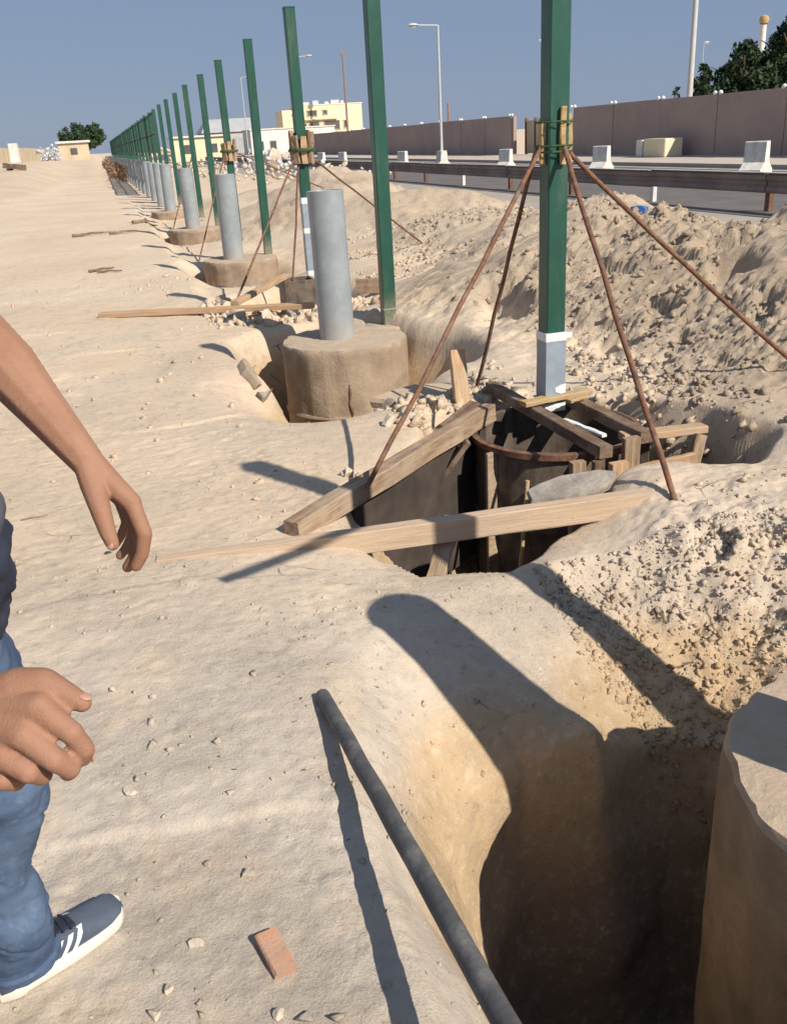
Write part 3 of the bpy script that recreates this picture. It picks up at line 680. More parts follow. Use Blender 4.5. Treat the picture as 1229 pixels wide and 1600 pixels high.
def tree(x, y, cz, rx, rz, lab, mat, ncl, per, size, cone=False):
    r = empty('tree', (x, y, gz(x, y) - .1 if x < 5 else 0)); tag(r, lab, 'tree')
    mb = MB(); mb.tube([(0, 0, -.2), (.1, 0, cz * .5), (-.1, .1, cz), (0, 0, cz + rz * .5)], [.22, .17, .12, .04], 8)
    for k in range(7):
        a = random.uniform(0, 6.28); h = random.uniform(.45, 1.1) * cz
        mb.tube([(0, 0, h), (math.cos(a) * rx * .35, math.sin(a) * rx * .35, h + .3 * rz), (math.cos(a) * rx * .7, math.sin(a) * rx * .7, h + .5 * rz)], [.09, .06, .02], 6)
    mb.build('trunk', M['trunk'], r, smooth=True)
    cs = []; rs = []
    for k in range(ncl):
        th = random.uniform(0, 6.28); t = random.random()
        if cone: hh = cz - rz + 2 * rz * t; rad = rx * (1 - t) ** .7 * random.uniform(.3, 1); rr = rx * random.uniform(.16, .3) * (1.15 - .6 * t)
        else:
            ph = math.acos(random.uniform(-.9, 1)); q_ = random.uniform(.55, 1.0); hh = cz + rz * math.cos(ph) * q_; rad = rx * math.sin(ph) * q_; rr = min(rx, rz) * random.uniform(.2, .36)
        cs.append((rad * math.cos(th), rad * math.sin(th), hh)); rs.append(rr)
    mesh_quads('crown', leaf_cloud(cs, rs, per, size), M[mat], r)
tree(-1.3, 146, 3.0, 3.3, 1.75, 'round dark green tree at the far end of the sand lane', 'leaf', 110, 260, .14)
tree(36.3, 44.5, 3.6, 2.8, 2.9, 'largest dark conifer behind the wall at the right edge', 'conifer', 150, 420, .10, True)
tree(34.0, 45.5, 3.2, 2.4, 2.0, 'middle dark conifer behind the wall, left of the largest', 'conifer', 130, 420, .10, True)
tree(31.9, 46.0, 2.7, 1.5, 1.5, 'small spiky dark conifer behind the wall, leftmost of the group', 'conifer', 80, 420, .09, True)
tree(30.6, 46.5, 2.2, .8, 1.0, 'tiny shrub-like conifer tip just above the wall beside the pale pole', 'conifer', 24, 320, .08, True)
tree(39.2, 46, 4.0, 2.9, 3.2, 'dark conifer behind the wall cut off by the right edge', 'conifer', 150, 400, .10, True)

# far end of the lane: left wall, blocks, debris
lw = empty('low_wall', (-12.2, 104, .6)); tag(lw, 'low sand-coloured wall along the left edge of the lane', 'wall')
for i in range(14):
    mb = MB(); mb.box((.33 * i + .16, 6.0 * i + 3, 1.0), (.3, 5.95, 2.5 + .08 * math.sin(i)), Matrix.Rotation(-.055, 3, 'Z'), ch=.02); mb.build('panel', M['beige'], lw)
o = jersey_mb(.9, 2.1, 1.15, .75, .2).build('concrete_block', M['whiteconc']); o.location = (-8.2, 119, gz(-8.2, 119) - .05); o.rotation_euler = (0, 0, 1.4)
tag(o, 'white concrete barrier block beside the low wall at the far left', 'concrete block')
r = empty('leaning_pole', (-10.7, 112, 1.0)); tag(r, 'thin dark pole at the left edge against the sky', 'pole')
mb = MB(); mb.tube([(0, 0, 0), (-.1, 0, 8.5)], [.14, .08], 8); mb.build('shaft', M['rust'], r, smooth=True)
mb = MB(); mb.tube([(-.1, 0, 8.3), (-.9, 0, 8.5)], [.05, .04], 6); mb.build('arm', M['rust'], r)
zb_ = gz(-4.55, 62); r = empty('dark_beam', (-4.55, 62.0, zb_)); tag(r, 'dark rough beam lying on pale sand at the left edge', 'beam')
mb = MB(); mb.plank((-.7, .4, .3), (.5, -.3, .12), .3, .26, jit=.03); mb.build('timber', M['darkwood'], r)
mb = MB(); mb.plank((-.5, .3, .0), (-.3, .5, .15), .25, .18, jit=.02); mb.build('prop', M['oldwood'], r)

ico = bmesh.new(); bmesh.ops.create_icosphere(ico, subdivisions=1, radius=1.0)
IV1 = np.array([v.co[:] for v in ico.verts]); IF1 = np.array([[v.index for v in f.verts] for f in ico.faces]); ico.free()
ico = bmesh.new(); bmesh.ops.create_icosphere(ico, subdivisions=2, radius=1.0)
IV2 = np.array([v.co[:] for v in ico.verts]); IF2 = np.array([[v.index for v in f.verts] for f in ico.faces]); ico.free()
def lump(IV, rough=.3):
    d = IV.copy(); k = np.ones(len(IV))
    for _ in range(9):
        a = rng.normal(size=3); a /= np.linalg.norm(a); t = rng.uniform(.22, .75); dd = d @ a
        d = d - np.clip(dd - t, 0, None)[:, None] * a          # flat broken faces
    d *= (1 + rough * .35 * (rng.random(len(IV)) - .5))[:, None]
    return d * np.array([1, rng.uniform(.6, 1), rng.uniform(.45, .85)])
CUBE_F = np.array([[0, 2, 1], [0, 3, 2], [4, 5, 6], [4, 6, 7], [0, 1, 5], [0, 5, 4], [1, 2, 6], [1, 6, 5], [2, 3, 7], [2, 7, 6], [3, 0, 4], [3, 4, 7]])
def chunk():
    c = np.array([(-1, -1, -1), (1, -1, -1), (1, 1, -1), (-1, 1, -1), (-1, -1, 1), (1, -1, 1), (1, 1, 1), (-1, 1, 1)], float) * .72
    c *= rng.uniform(.45, 1.15, (8, 1)); c += rng.normal(size=(8, 3)) * .12
    return c * np.array([1, rng.uniform(.55, 1), rng.uniform(.4, .9)])
VARC = [chunk() for _ in range(24)]
VAR1 = [lump(IV1, .9) for _ in range(10)]; VAR2 = [lump(IV2, .35) for _ in range(10)]
def rotm(n):
    q = rng.normal(size=(n, 4)); q /= np.linalg.norm(q, axis=1)[:, None]; w_, x_, y2, z_ = q.T
    return np.stack([np.stack([1 - 2 * (y2 * y2 + z_ * z_), 2 * (x_ * y2 - z_ * w_), 2 * (x_ * z_ + y2 * w_)], -1), np.stack([2 * (x_ * y2 + z_ * w_), 1 - 2 * (x_ * x_ + z_ * z_), 2 * (y2 * z_ - x_ * w_)], -1), np.stack([2 * (x_ * z_ - y2 * w_), 2 * (y2 * z_ + x_ * w_), 1 - 2 * (x_ * x_ + y2 * y2)], -1)], 1)
def scatter(name, P, S, mat, lab, cat, variants, faces, smooth=False):
    R_ = rotm(len(P)); Vs = []; Fs = []; off = 0
    for i in range(len(P)):
        v = variants[i % len(variants)] @ R_[i].T * S[i] + P[i]; Vs.append(v); Fs.append(faces + off); off += len(v)
    V = np.concatenate(Vs); Fc = np.concatenate(Fs); me = bpy.data.meshes.new(name)
    me.vertices.add(len(V)); me.vertices.foreach_set('co', V.ravel().astype(np.float32))
    me.loops.add(Fc.size); me.loops.foreach_set('vertex_index', Fc.ravel().astype(np.int32))
    me.polygons.add(len(Fc)); me.polygons.foreach_set('loop_start', (np.arange(len(Fc)) * 3).astype(np.int32)); me.polygons.foreach_set('loop_total', np.full(len(Fc), 3, np.int32))
    me.update(calc_edges=True); me.materials.append(mat)
    o = bpy.data.objects.new(name, me); COL.objects.link(o); tag(o, lab, cat, kind='stuff'); return o
def rand_in(n, x0, x1, y0, y1): return np.stack([rng.uniform(x0, x1, n), rng.uniform(y0, y1, n)], 1)
def on_ground(xy, S, sink=.25):
    return np.concatenate([xy, (terrain(xy[:, 0], xy[:, 1]) + S * (.5 - sink))[:, None]], 1)
# rubble near the far end
xy = np.concatenate([rand_in(200, 2.8, 6.0, 60, 120), rand_in(60, 1.0, 2.6, 118, 134)]); S = rng.uniform(.12, .42, len(xy))
P = np.concatenate([xy, (np.abs(rng.normal(size=len(xy))) * .55)[:, None]], 1)
scatter('far_rubble', P, S, M['stone'], 'pale heap of broken stone at the far end of the fence', 'rubble', VAR1, IF1)
xy = np.concatenate([rand_in(180, 5.0, 10.5, 34, 75)]); S = rng.uniform(.08, .26, len(xy))
P = np.concatenate([xy, (np.abs(rng.normal(size=len(xy))) * .3 + .1)[:, None]], 1)
scatter('roadside_rubble', P, S, M['stone'], 'light rubble strewn behind the grey pipes beside the road', 'rubble', VAR1, IF1)
xy = rand_in(140, -5.6, -3.6, 108, 116); S = rng.uniform(.1, .4, len(xy))
P = np.concatenate([xy, (np.abs(rng.normal(size=len(xy))) * .5 + .1 + terrain(xy[:, 0], xy[:, 1]))[:, None]], 1)
scatter('white_debris', P, S, M['silver'], 'heap of white and grey scrap beside the guard hut', 'debris', VAR1, IF1)
xy = rand_in(90, 8.0, 10.4, 44, 70); S = rng.uniform(.1, .3, len(xy))
P = np.concatenate([xy, (np.abs(rng.normal(size=len(xy))) * .4 + .15)[:, None]], 1)
scatter('roadside_debris', P, S, M['silver'], 'white bagged debris beside the road behind the strapped post', 'debris', VAR1, IF1)
for (xx, yy, s, lab) in ((9.2, 52, .85, 'big round pale boulder beside the strapped post at the roadside'), (13.6, 70, .55, 'small pale round boulder on the road beyond the barrier row')):
    R_ = rotm(1)[0]; mb = MB(); mb.add([tuple(v) for v in (VAR2[3] @ R_.T * s)], [tuple(f) for f in IF2]); o = mb.build('boulder', M['stone']); o.location = (xx, yy, .45 + s * .3); tag(o, lab, 'boulder')
cl = []; rr = []
for k in range(60):
    cl.append((1.0 + random.uniform(-.25, .3), 46 + k * 1.0, .35 + random.uniform(-.2, .5))); rr.append(random.uniform(.14, .28))
o = mesh_quads('dry_shrubs', leaf_cloud(cl, rr, 500, .07, 2.4), M['drybrush']); tag(o, 'dry brown brush along the far end of the pipe row', 'shrubs', kind='stuff')

# ------------------------------------------------------------------ fence posts, pipes, footings
PW = .12
def post_mesh(h, cap=True):
    mb = MB(); a = PW / 2; c = .008
    prof = [(-a + c, -a), (a - c, -a), (a, -a + c), (a, a - c), (a - c, a), (-a + c, a), (-a, a - c), (-a, -a + c)]
    zs = [0, h * .33, h * .66, h]
    vs_ = [(x, y, z) for z in zs for (x, y) in prof]
    fs_ = [tuple(range(7, -1, -1)), tuple(range(24, 32))] + [(k * 8 + i, k * 8 + (i + 1) % 8, k * 8 + 8 + (i + 1) % 8, k * 8 + 8 + i) for k in range(3) for i in range(8)]
    return mb.add(vs_, fs_)
POST_LAB = {0: 'green square steel post out of the picture at the lower right, casting a long shadow',
            1: 'largest green post, braced by four rusty rods, grey wrapped foot over the round form',
            2: 'tall green post on the big round footing right of the nearest grey pipe',
            3: 'green post with rubble-like wooden lashing and white-banded grey foot behind the nearest pipe',
            4: 'green post right of the second grey pipe, foot on a pale footing',
            5: 'green post with a brown wooden collar rising behind the second grey pipe',
            6: 'green post between the second and third grey pipes, fixed to a low footing',
            7: 'green post rising behind the third grey pipe', 8: 'green post just left of the third grey pipe, standing by the fourth',
            9: 'green post rising behind the fourth grey pipe', 10: 'last green post still standing clear of the merged green row'}
far_src = None
for k in range(0, 42):
    y = 1.6 + 3.2 * k if k else 1.53; x = 2.35 if k != 1 else 2.41
    if k == 0: x = 2.27
    x += random.uniform(-.01, .01) if k > 1 else 0
    ztop = 2.98 if k else 2.95
    if k <= 10:
        z0 = {1: .015, 3: .07}.get(k, -.02)
        zw = {1: .485, 3: .97}.get(k)
        root = empty('fence_post', (x, y, z0)); tag(root, POST_LAB[k], 'fence post', 'row of green fence posts')
        if zw:
            o = post_mesh(ztop - zw).build('shaft', M['green'], root); o.location = (0, 0, zw - z0)
            mb = MB(); hh = zw - z0
            mb.lathe((0, 0, 0), [(.0905, 0), (.092, hh * .3), (.0895, hh * .6), (.091, hh)], 4); o = mb.build('plastic_wrap', M['wrap'], root); o.rotation_euler = (0, 0, math.radians(45))
            for zz_, hh2 in (((.0, .05), (hh - .045, .05)) if k == 1 else ((.0, .06), (.5, .06), (hh - .06, .07))):
                mb = MB(); mb.lathe((0, 0, 0), [(.094, zz_), (.0955, zz_ + hh2 * .5), (.094, zz_ + hh2)], 4); o = mb.build('tape_band', M['tape'], root); o.rotation_euler = (0, 0, math.radians(45))
            if k == 1:
                mb = MB(); mb.add([(.0, -.0672, .12), (.035, -.0672, .105), (.066, -.0672, .11), (.066, -.0672, .165), (.03, -.0672, .16), (-.005, -.0672, .145)], [(0, 1, 2, 3, 4, 5)]); mb.build('torn_label', M['tape'], root)
                mb = MB(); mb.box((.07, -.055, hh - .02), (.07, .02, .035), ch=.004); mb.build('tape_end', M['tape'], root)
        else:
            post_mesh(ztop - z0).build('shaft', M['green'], root)
            mb = MB(); mb.box((0, 0, .008), (.16, .16, .016)); mb.build('base_plate', M['green'], root)
            if k == 2:
                mb = MB(); mb.box((0, 0, .165), (PW + .004, PW + .004, .01)); mb.build('paint_ring', M['pvc'], root)
        if k > 2: root.rotation_euler = (random.uniform(-.006, .006), random.uniform(-.006, .006), random.uniform(-.04, .04))
        mb = MB(); mb.box((0, 0, ztop - z0 + .004), (PW + .006, PW + .006, .012)); mb.build('cap', M['green'], root)
    else:
        if far_src is None:
            far_src = o = post_mesh(ztop + .02).build('fence_post', M['green'])
        else: o = far_src.copy(); COL.objects.link(o)
        o.location = (x, y, -.02); o.rotation_euler = (random.uniform(-.006, .006), random.uniform(-.006, .006), 0)
        tag(o, 'distant green post in the merged part of the receding fence row', 'fence post', 'merged far fence posts')
        if k < 41:      # mesh panel to the next post
            if k == 11:
                mb = MB()
                for zz_ in (1.5, 2.2, 2.9): mb.box((0, 1.6, zz_), (.05, 3.02, .05))
                for j in range(30): mb.box((0, .12 + j * .102, 2.2), (.025, .025, 1.4))
                pan_src = p_ = mb.build('fence_panel', M['green'])
            else: p_ = pan_src.copy(); COL.objects.link(p_)
            p_.parent = o; p_.location = (0, 0, .02)

def pipe_mesh(h, r=.152):
    mb = MB(); return mb.lathe((0, 0, 0), [(r, 0), (r, h * .3), (r, h * .7), (r, h - .003), (r - .003, h), (r - .011, h), (r - .013, h - .003), (r - .013, h * .5), (r - .013, 0)], 40, closed=True)
PL = ['grey pipe standing on the footing beyond the lower right edge', 'large grey pipe standing on the big round footing, nearest in view', 'second grey pipe from the camera, standing on a pale footing', 'third grey pipe from the camera, on a low footing', 'fourth grey pipe from the camera', 'fifth grey pipe, first of the crowded far pipes']
def footing(x, y, r, z0, lab, top=.0, seam=None, streak=0):
    root = empty('concrete_footing', (x, y, z0)); tag(root, lab, 'footing', 'round concrete footings')
    h = top - z0; n = 144 if streak else 72; mb = MB(); vs_ = []; fs_ = []
    prof = [(r * .99, 0)] + [(r, h * (.08 + .88 * q_ / 15)) for q_ in range(15)] + [(r * .998, h - .05), (r * .993, h - .018), (r * .972, h), (r * .82, h + .004), (r * .55, h), (r * .28, h + .004), (r * .05, h)]
    for j, (rr_, zz_) in enumerate(prof):
        for i in range(n):
            th = 2 * math.pi * i / n
            n_ = 0; rj = rr_ + (.006 * math.sin(th * 9 + j * .3) + .004 * math.sin(th * 23) + random.uniform(-.003, .003) * (.3 if streak else 1)) * (1 if j < 19 else 0) - streak * max(0, math.sin(th * 24 + zz_ * 16 + 1.5 * math.sin(zz_ * 3 + th * 3))) ** 3 * (1 if j < 14 else 0)
            vs_.append((rj * math.cos(th), rj * math.sin(th), zz_ + (random.uniform(-.004, .004) if j > 15 else 0)))
    m = len(prof)
    for k in range(m - 1):
        for i in range(n): fs_.append((k * n + i, k * n + (i + 1) % n, k * n + n + (i + 1) % n, k * n + n + i))
    fs_ += [tuple(range(n - 1, -1, -1)), tuple(range((m - 1) * n, m * n))]
    mb.add(vs_, fs_); dr_ = mb.build('concrete_drum', M['footing'], root, smooth=True)
    if streak:
        dr_.data.materials.append(M['soilwrap'])
        for pl_ in dr_.data.polygons:
            if abs(pl_.normal.z) < .4: pl_.material_index = 1
    if seam:
        mb = MB(); mb.lathe((0, 0, seam - z0), [(r + .004, -.02), (r + .013, 0), (r + .004, .02)], 72, jit=.003, closed=False); mb.build('seam_ring', M['footing'], root, smooth=True)
        a0 = math.radians(258); pts = []
        for i in range(14): pts.append(((r + .002) * math.cos(a0 + .05 * math.sin(i * 1.3) * i / 13), (r + .002) * math.sin(a0 + .05 * math.sin(i * 1.3) * i / 13), h - .28 - (h - .5) * i / 13 * .9))
        mb = MB(); mb.tube(pts, [.006 + .006 * math.sin(i * .9) ** 2 for i in range(14)], 6); mb.build('crack', M['darkwood'], root)
    return root
footing(1.79, 1.31, .55, -2.1, 'large round footing in the pit cut off by the lower right edge', top=.07, streak=.012)
footing(1.83, 7.62, .545, -1.1, 'big brown cylinder footing in the second pit under the nearest pipe', seam=-.58)
footing(1.88, 14.2, .56, -.6, 'flat round footing under the second grey pipe', top=.01)
footing(1.82, 20.45, .56, -.5, 'flat round footing under the third grey pipe', top=.01)
footing(1.82, 26.7, .56, -.4, 'flat round footing under the fourth grey pipe', top=.03)
r = empty('post_pad', (2.36, 8.0, -.3)); tag(r, 'small round concrete pad under the tall green post', 'footing')
mb = MB(); mb.lathe((0, 0, 0), [(.24, 0), (.245, .2), (.24, .29), (.21, .305), (.1, .302)], 28, jit=.006); mb.build('pad', M['footing'], r, smooth=True)
pipes_y = [1.21, 7.66, 14.2, 20.45, 26.7] + [29.9 + 3.2 * i for i in range(29)]
psrc = None
for i, y in enumerate(pipes_y):
    h = 1.43 if i == 0 else 1.22
    if i < 2: o = pipe_mesh(h).build('grey_pipe', M['pvc'], smooth=True); psrc = o
    else: o = psrc.copy(); COL.objects.link(o)
    o.location = (1.78 if i else 1.73, y, (.07 if i == 0 else .0) if i < 4 else .01); o.rotation_euler = (random.uniform(-.012, .012), random.uniform(-.012, .012) if i != 1 else .012, random.uniform(0, 6))
    tag(o, PL[i] if i < 6 else 'distant grey pipe in the crowded far end of the pipe row', 'pipe', 'row of grey pipes' if i < 6 else 'crowded far grey pipes')

# ------------------------------------------------------------------ bracing rods
def rod(name, p0, p1, r, mat, lab, cat, group=None, sag=.0, n=9, jit=.006):
    p0 = Vector(p0); p1 = Vector(p1); pts = []
    for i in range(n):
        a = i / (n - 1); p = p0.lerp(p1, a); p.z -= sag * math.sin(a * math.pi)
        if 0 < i < n - 1: p += Vector((random.uniform(-jit, jit), random.uniform(-jit, jit), 0))
        pts.append(p)
    mb = MB(); mb.tube(pts, r, 14); o = mb.build(name, M[mat], smooth=True); tag(o, lab, cat, group); return o
G1 = 'rusty rods bracing the largest green post'
rod('brace_rod', (.975, 3.835, .075), (2.32, 4.78, 1.50), .0125, 'rust', 'rusty rod from the lashing down left onto the diagonal board', 'brace rod', G1, .01)
rod('brace_rod', (2.21, 5.54, gz(2.21, 5.54) - .03), (2.34, 4.87, 1.50), .0125, 'rust', 'dark brace rod running down behind the largest green post', 'brace rod', G1, .0)
rod('brace_rod', (2.19, 3.12, gz(2.19, 3.12) - .03), (2.43, 4.72, 1.50), .0135, 'rust', 'rusty rod in front of the largest post down to the end of the long board', 'brace rod', G1, .02)
rod('brace_rod', (3.78, 4.25, gz(3.78, 4.25) - .03), (2.49, 4.79, 1.47), .0135, 'rust', 'rusty rod from the lashing down to the right edge of the picture', 'brace rod', G1, .02)
l_ = empty('wooden_lashing', (2.41, 4.8, 1.35)); tag(l_, 'yellow wooden stakes lashed with green strap around the largest green post', 'lashing')
for (dx, dy, rz, hh) in ((-.076, -.01, 0, .26), (.015, -.076, 0, .34), (.078, -.015, 0, .3), (-.03, .076, 0, .28)):
    mb = MB(); mb.plank((dx, dy, .06), (dx + random.uniform(-.006, .006), dy, .06 + hh * .85), .032, .024, up=(0, 1, 0), seg=4, jit=.003); mb.build('stake', M['yellowwood'], l_)
for zz_ in (.12, .15, .27):
    mb = MB(); mb.lathe((0, 0, 0), [(.100, zz_), (.103, zz_ + .005), (.100, zz_ + .011), (.096, zz_ + .005)], 10, jit=.003, closed=True); o = mb.build('strap', M['strap'], l_); o.rotation_euler = (0, 0, math.radians(22))
for (xx, yy, ys, lab, sc) in ((2.35, 11.2, 0, 'brown rubble-like wooden lashing around the post behind the nearest pipe', 1.25), (2.35, 17.6, 0, 'brown wooden collar lashed round the post behind the second pipe', 1.1)):
    l2 = empty('wooden_lashing', (xx, yy, 1.33)); tag(l2, lab, 'lashing')
    for a in range(8):
        th = a * math.pi / 4; rr_ = .12 if a % 2 else .10
        mb = MB(); mb.plank((rr_ * math.cos(th), rr_ * math.sin(th), random.uniform(0, .06)), (rr_ * 1.15 * math.cos(th), rr_ * 1.15 * math.sin(th), .3 * sc + random.uniform(-.05, .05)), .07, .04, up=(math.cos(th), math.sin(th), 0), seg=3, jit=.006); mb.build('stake', M['oldwood' if a % 3 else 'wood'], l2)
    mb = MB(); mb.lathe((0, 0, .18), [(.158, -.02), (.164, 0), (.158, .02), (.15, 0)], 12, jit=.006, closed=True); mb.build('strap', M['strap'], l2)
G3 = 'rods bracing the strapped green posts further off'
rod('brace_rod', (1.12, 9.6, gz(1.12, 9.6)), (2.27, 11.2, 1.45), .012, 'rust', 'thin rod from the brown lashing down to the plank at the left', 'brace rod', G3)
rod('brace_rod', (1.9, 10.7, gz(1.9, 10.7) - .02), (2.3, 11.15, 1.45), .012, 'rust', 'steep thin rod between the lashed post and the dark form box', 'brace rod', G3)
rod('brace_rod', (4.2, 12.4, gz(4.2, 12.4)), (2.42, 11.2, 1.45), .012, 'rust', 'thin rod running right from the brown lashing behind the tall green post', 'brace rod', G3)
rod('brace_rod', (1.35, 15.3, gz(1.35, 15.3)), (2.28, 17.6, 1.5), .012, 'rust', 'thin rod crossing the third grey pipe', 'brace rod', G3)
rod('brace_rod', (4.3, 18.6, gz(4.3, 18.6)), (2.42, 17.6, 1.5), .012, 'rust', 'thin rod right of the brown wooden collar', 'brace rod', G3)
rod('brace_rod', (1.45, 22.0, gz(1.45, 22)), (2.28, 24, 1.4), .012, 'rust', 'thin rod beside the fourth grey pipe', 'brace rod', G3)

# ------------------------------------------------------------------ round form and its timber
dr = empty('round_form', (2.29, 4.5, -.9)); tag(dr, 'dark steel cylinder form sunk in the pit under the largest post', 'formwork')
mb = MB(); mb.lathe((0, 0, 0), [(.465, 0), (.465, .45), (.465, .895), (.458, .9), (.452, .895), (.452, .45), (.452, 0)], 56, jit=.0015, closed=True); mb.build('shell', M['steel'], dr, smooth=True)
mb = MB(); mb.lathe((0, 0, .88), [(.464, -.02), (.492, -.016), (.492, .016), (.464, .02)], 56, jit=.001, closed=True); mb.build('rim', M['rust'], dr, smooth=True)
mb = MB(); mb.lathe((0, 0, .45), [(.464, -.02), (.485, -.016), (.485, .016), (.464, .02)], 56, closed=True); mb.build('hoop', M['steel'], dr, smooth=True)
for a in (200, 20, 70, 130, 320):
    th = math.radians(a); mb = MB(); mb.box((.495 * math.cos(th), .495 * math.sin(th), .44), (.085, .022, .86), Matrix.Rotation(th, 3, 'Z'), ch=.003); mb.build('flange', M['oldwood' if a == 200 else 'steel'], dr)
T = 'boards of the form around the largest post'
def board(p0, p1, w, t, mat, lab, up=(0, 0, 1), seg=10, jit=.002, bow=0, name='board', group=None, ch=.004):
    p0 = Vector(p0); p1 = Vector(p1); d = (p1 - p0); L = d.length; d.normalize(); sd = d.cross(Vector(up)).normalized(); u_ = sd.cross(d)
    mb = MB(); mb.plank((0, 0, 0), (L, 0, 0), w, t, (0, 0, 1), seg=seg, jit=jit, bow=bow, ch=ch); o = mb.build(name, M[mat])
    R3 = Matrix((d, -sd, u_)).transposed(); o.matrix_world = Matrix.Translation(p0) @ R3.to_4x4(); tag(o, lab, 'board', group); return o
board((2.25, 5.35, .045), (2.27, 3.88, .04), .075, .065, 'darkwood', 'dark beam laid across the round form left of the post', group=T)
board((2.56, 5.1, .045), (2.58, 4.0, .04), .075, .065, 'darkwood', 'dark beam laid across the round form right of the post', group=T)
board((2.18, 4.70, .1), (2.66, 4.78, .1), .07, .03, 'yellowwood', 'thin yellow slat under the foot of the largest post', group=T)
board((2.38, 4.56, .012), (2.44, 4.2, .012), .035, .02, 'tape', 'short white-edged strip lying between the two dark beams', group=T)
board((2.44, 4.62, .10), (2.58, 4.68, .10), .04, .02, 'yellowwood', 'short yellow offcut beside the foot of the largest post', group=T)
for i, (xx, yy, ww, mt) in enumerate(((2.13, 3.92, .08, 'oldwood'), (2.22, 3.88, .05, 'darkwood'), (2.31, 3.82, .1, 'wood'), (2.46, 3.96, .09, 'oldwood'))):
    board((xx, yy, -.6), (xx, yy, .0 if i != 3 else .07), ww, .045, mt, ['leftmost upright board of the form box, pale and slanting', 'thin dark upright second from the left in the form box', 'pale upright at the near end of the left dark beam', 'upright under the near end of the right dark beam'][i], up=(0, 1, 0), seg=4, group=T)
board((2.5, 4.12, .02), (2.98, 4.06, .02), .09, .04, 'wood', 'pale flat board at the right of the round form', group=T)
board((2.52, 3.98, -.16), (2.86, 3.96, -.13), .035, .11, 'wood', 'pale board on edge below the flat board right of the form', group=T)
board((2.93, 4.02, .0), (2.78, 3.93, -.42), .07, .035, 'oldwood', 'slanting strut under the flat board right of the form', up=(0, 1, 0), group=T)
board((2.70, 4.25, -.5), (2.70, 4.25, .0), .05, .04, 'darkwood', 'dark upright behind the boards right of the form', up=(0, 1, 0), group=T)
board((.56, 3.60, gz(.56, 3.6) + .02), (1.98, 4.74, .07), .085, .10, 'oldwood', 'weathered diagonal board rising from the sand to the round form', jit=.003)
board((-.02, 3.57, gz(-.02, 3.57) - .045), (2.13, 3.27, .02), .065, .105, 'palewood', 'long pale board bridging the pit in front of the round form')
board((1.0, 3.16, -.32), (1.28, 3.5, .0), .08, .035, 'oldwood', 'short broken board leaning in the pit under the long board')
board((1.72, 3.74, -.5), (1.78, 3.78, .0), .018, .018, 'yellowwood', 'thin yellow stick standing in front of the round form', up=(0, 1, 0), jit=.001)
board((1.99, 5.12, -.25), (2.02, 5.36, .31), .10, .045, 'wood', 'short pale plank standing up left of the form near the rubble', up=(0, -1, .3))
board((2.05, 5.12, .01), (1.75, 5.02, -.12), .1, .04, 'darkwood', 'dark scrap board under the standing pale plank')
board((1.45, 4.5, -.35), (1.72, 4.42, .02), .07, .03, 'darkwood', 'dark strut leaning in the pit behind the diagonal board')
board((-.2, 9.95, gz(-.2, 9.95) + .02), (1.86, 8.95, gz(1.86, 8.95) + .12), .12, .05, 'wood', 'long plank on the ground left of the nearest pipe')
board((1.13, 9.4, gz(1.13, 9.4) + .1), (1.93, 10.7, .16), .09, .05, 'wood', 'slanting plank running up to the dark form box')
board((2.52, 9.75, .1), (2.85, 9.6, .1), .04, .16, 'oldwood', 'short board on edge between the nearest pipe and the tall post')
board((2.83, 9.6, -.05), (2.83, 9.6, .3), .05, .04, 'oldwood', 'small upright stake between the nearest pipe and the tall post', up=(0, 1, 0))
bx = empty('form_box', (2.05, 10.7, -.3)); tag(bx, 'dark square form box in the pit left of the nearest pipe', 'formwork')
for (dx, dy, w_, d_) in ((0, -.17, .38, .03), (0, .17, .38, .03), (-.175, 0, .03, .31), (.175, 0, .03, .31)):
    mb = MB(); mb.box((dx, dy, .2), (w_, d_, .42), ch=.004); mb.build('side_board', M['steel'], bx)
rod('black_rod', (.405, 2.33, .012), (.435, .72, .235), .0235, 'rubber', 'dusty black rod leaning over the edge of the nearest pit', 'rod', None, 0, 12, .0015)
board((1.05, 2.10, -1.50), (1.10, 1.97, -1.58), .055, .02, 'concrete', 'pale offcut lying on the pit floor beside the black rod', seg=3)
board((1.36, 1.98, -1.66), (1.5, 1.88, -1.6), .06, .02, 'concrete', 'pale offcut lying on the pit floor beside the round footing', seg=3)
board((2.38, 1.72, 1.94), (1.33, 1.25, 1.94), .05, .03, 'oldwood', 'unseen batten added to cast a shadow strip, on the post at the lower right', seg=6)  # added out of view only to throw a thin shadow strip on the sand

# form sheet over the pit wall, coloured dark to stand in for shadow
board((.93, 3.93, -.42), (1.95, 4.72, -.36), .02, .80, 'shadeply', 'plywood sheet coloured dark as pit shade under the diagonal board', name='form_sheet', jit=.001)
# ------------------------------------------------------------------ clods, stones, scraps
def band(n, x0, x1, y0, y1, keep):
    xy = rand_in(n, x0, x1, y0, y1); return xy[keep(xy[:, 0], xy[:, 1])]
P_ = []; S_ = []
xy = band(22000, 2.8, 8.4, 4.2, 15, lambda x, y: (vnoise(x * 1.25, y * 1.25, 15) > .42) & (np.abs(x - 5.3) < 2.3)); P_.append(xy); S_.append(.005 + .045 * rng.random(len(xy)) ** 7)
xy = band(8000, 1.45, 2.9, 2.1, 3.2, lambda x, y: (y - 2.15 > .25 * (2.0 - x)) & (y < 3.05 - .12 * (x - 1.4)) & (x + .5 * y > 2.75)); P_.append(xy); S_.append(.003 + .019 * rng.random(len(xy)) ** 4)
xy = band(700, 2.2, 3.6, 2.6, 5.6, lambda x, y: vnoise(x * 2, y * 2, 18) > .5); P_.append(xy); S_.append(.008 + .03 * rng.random(len(xy)) ** 4)
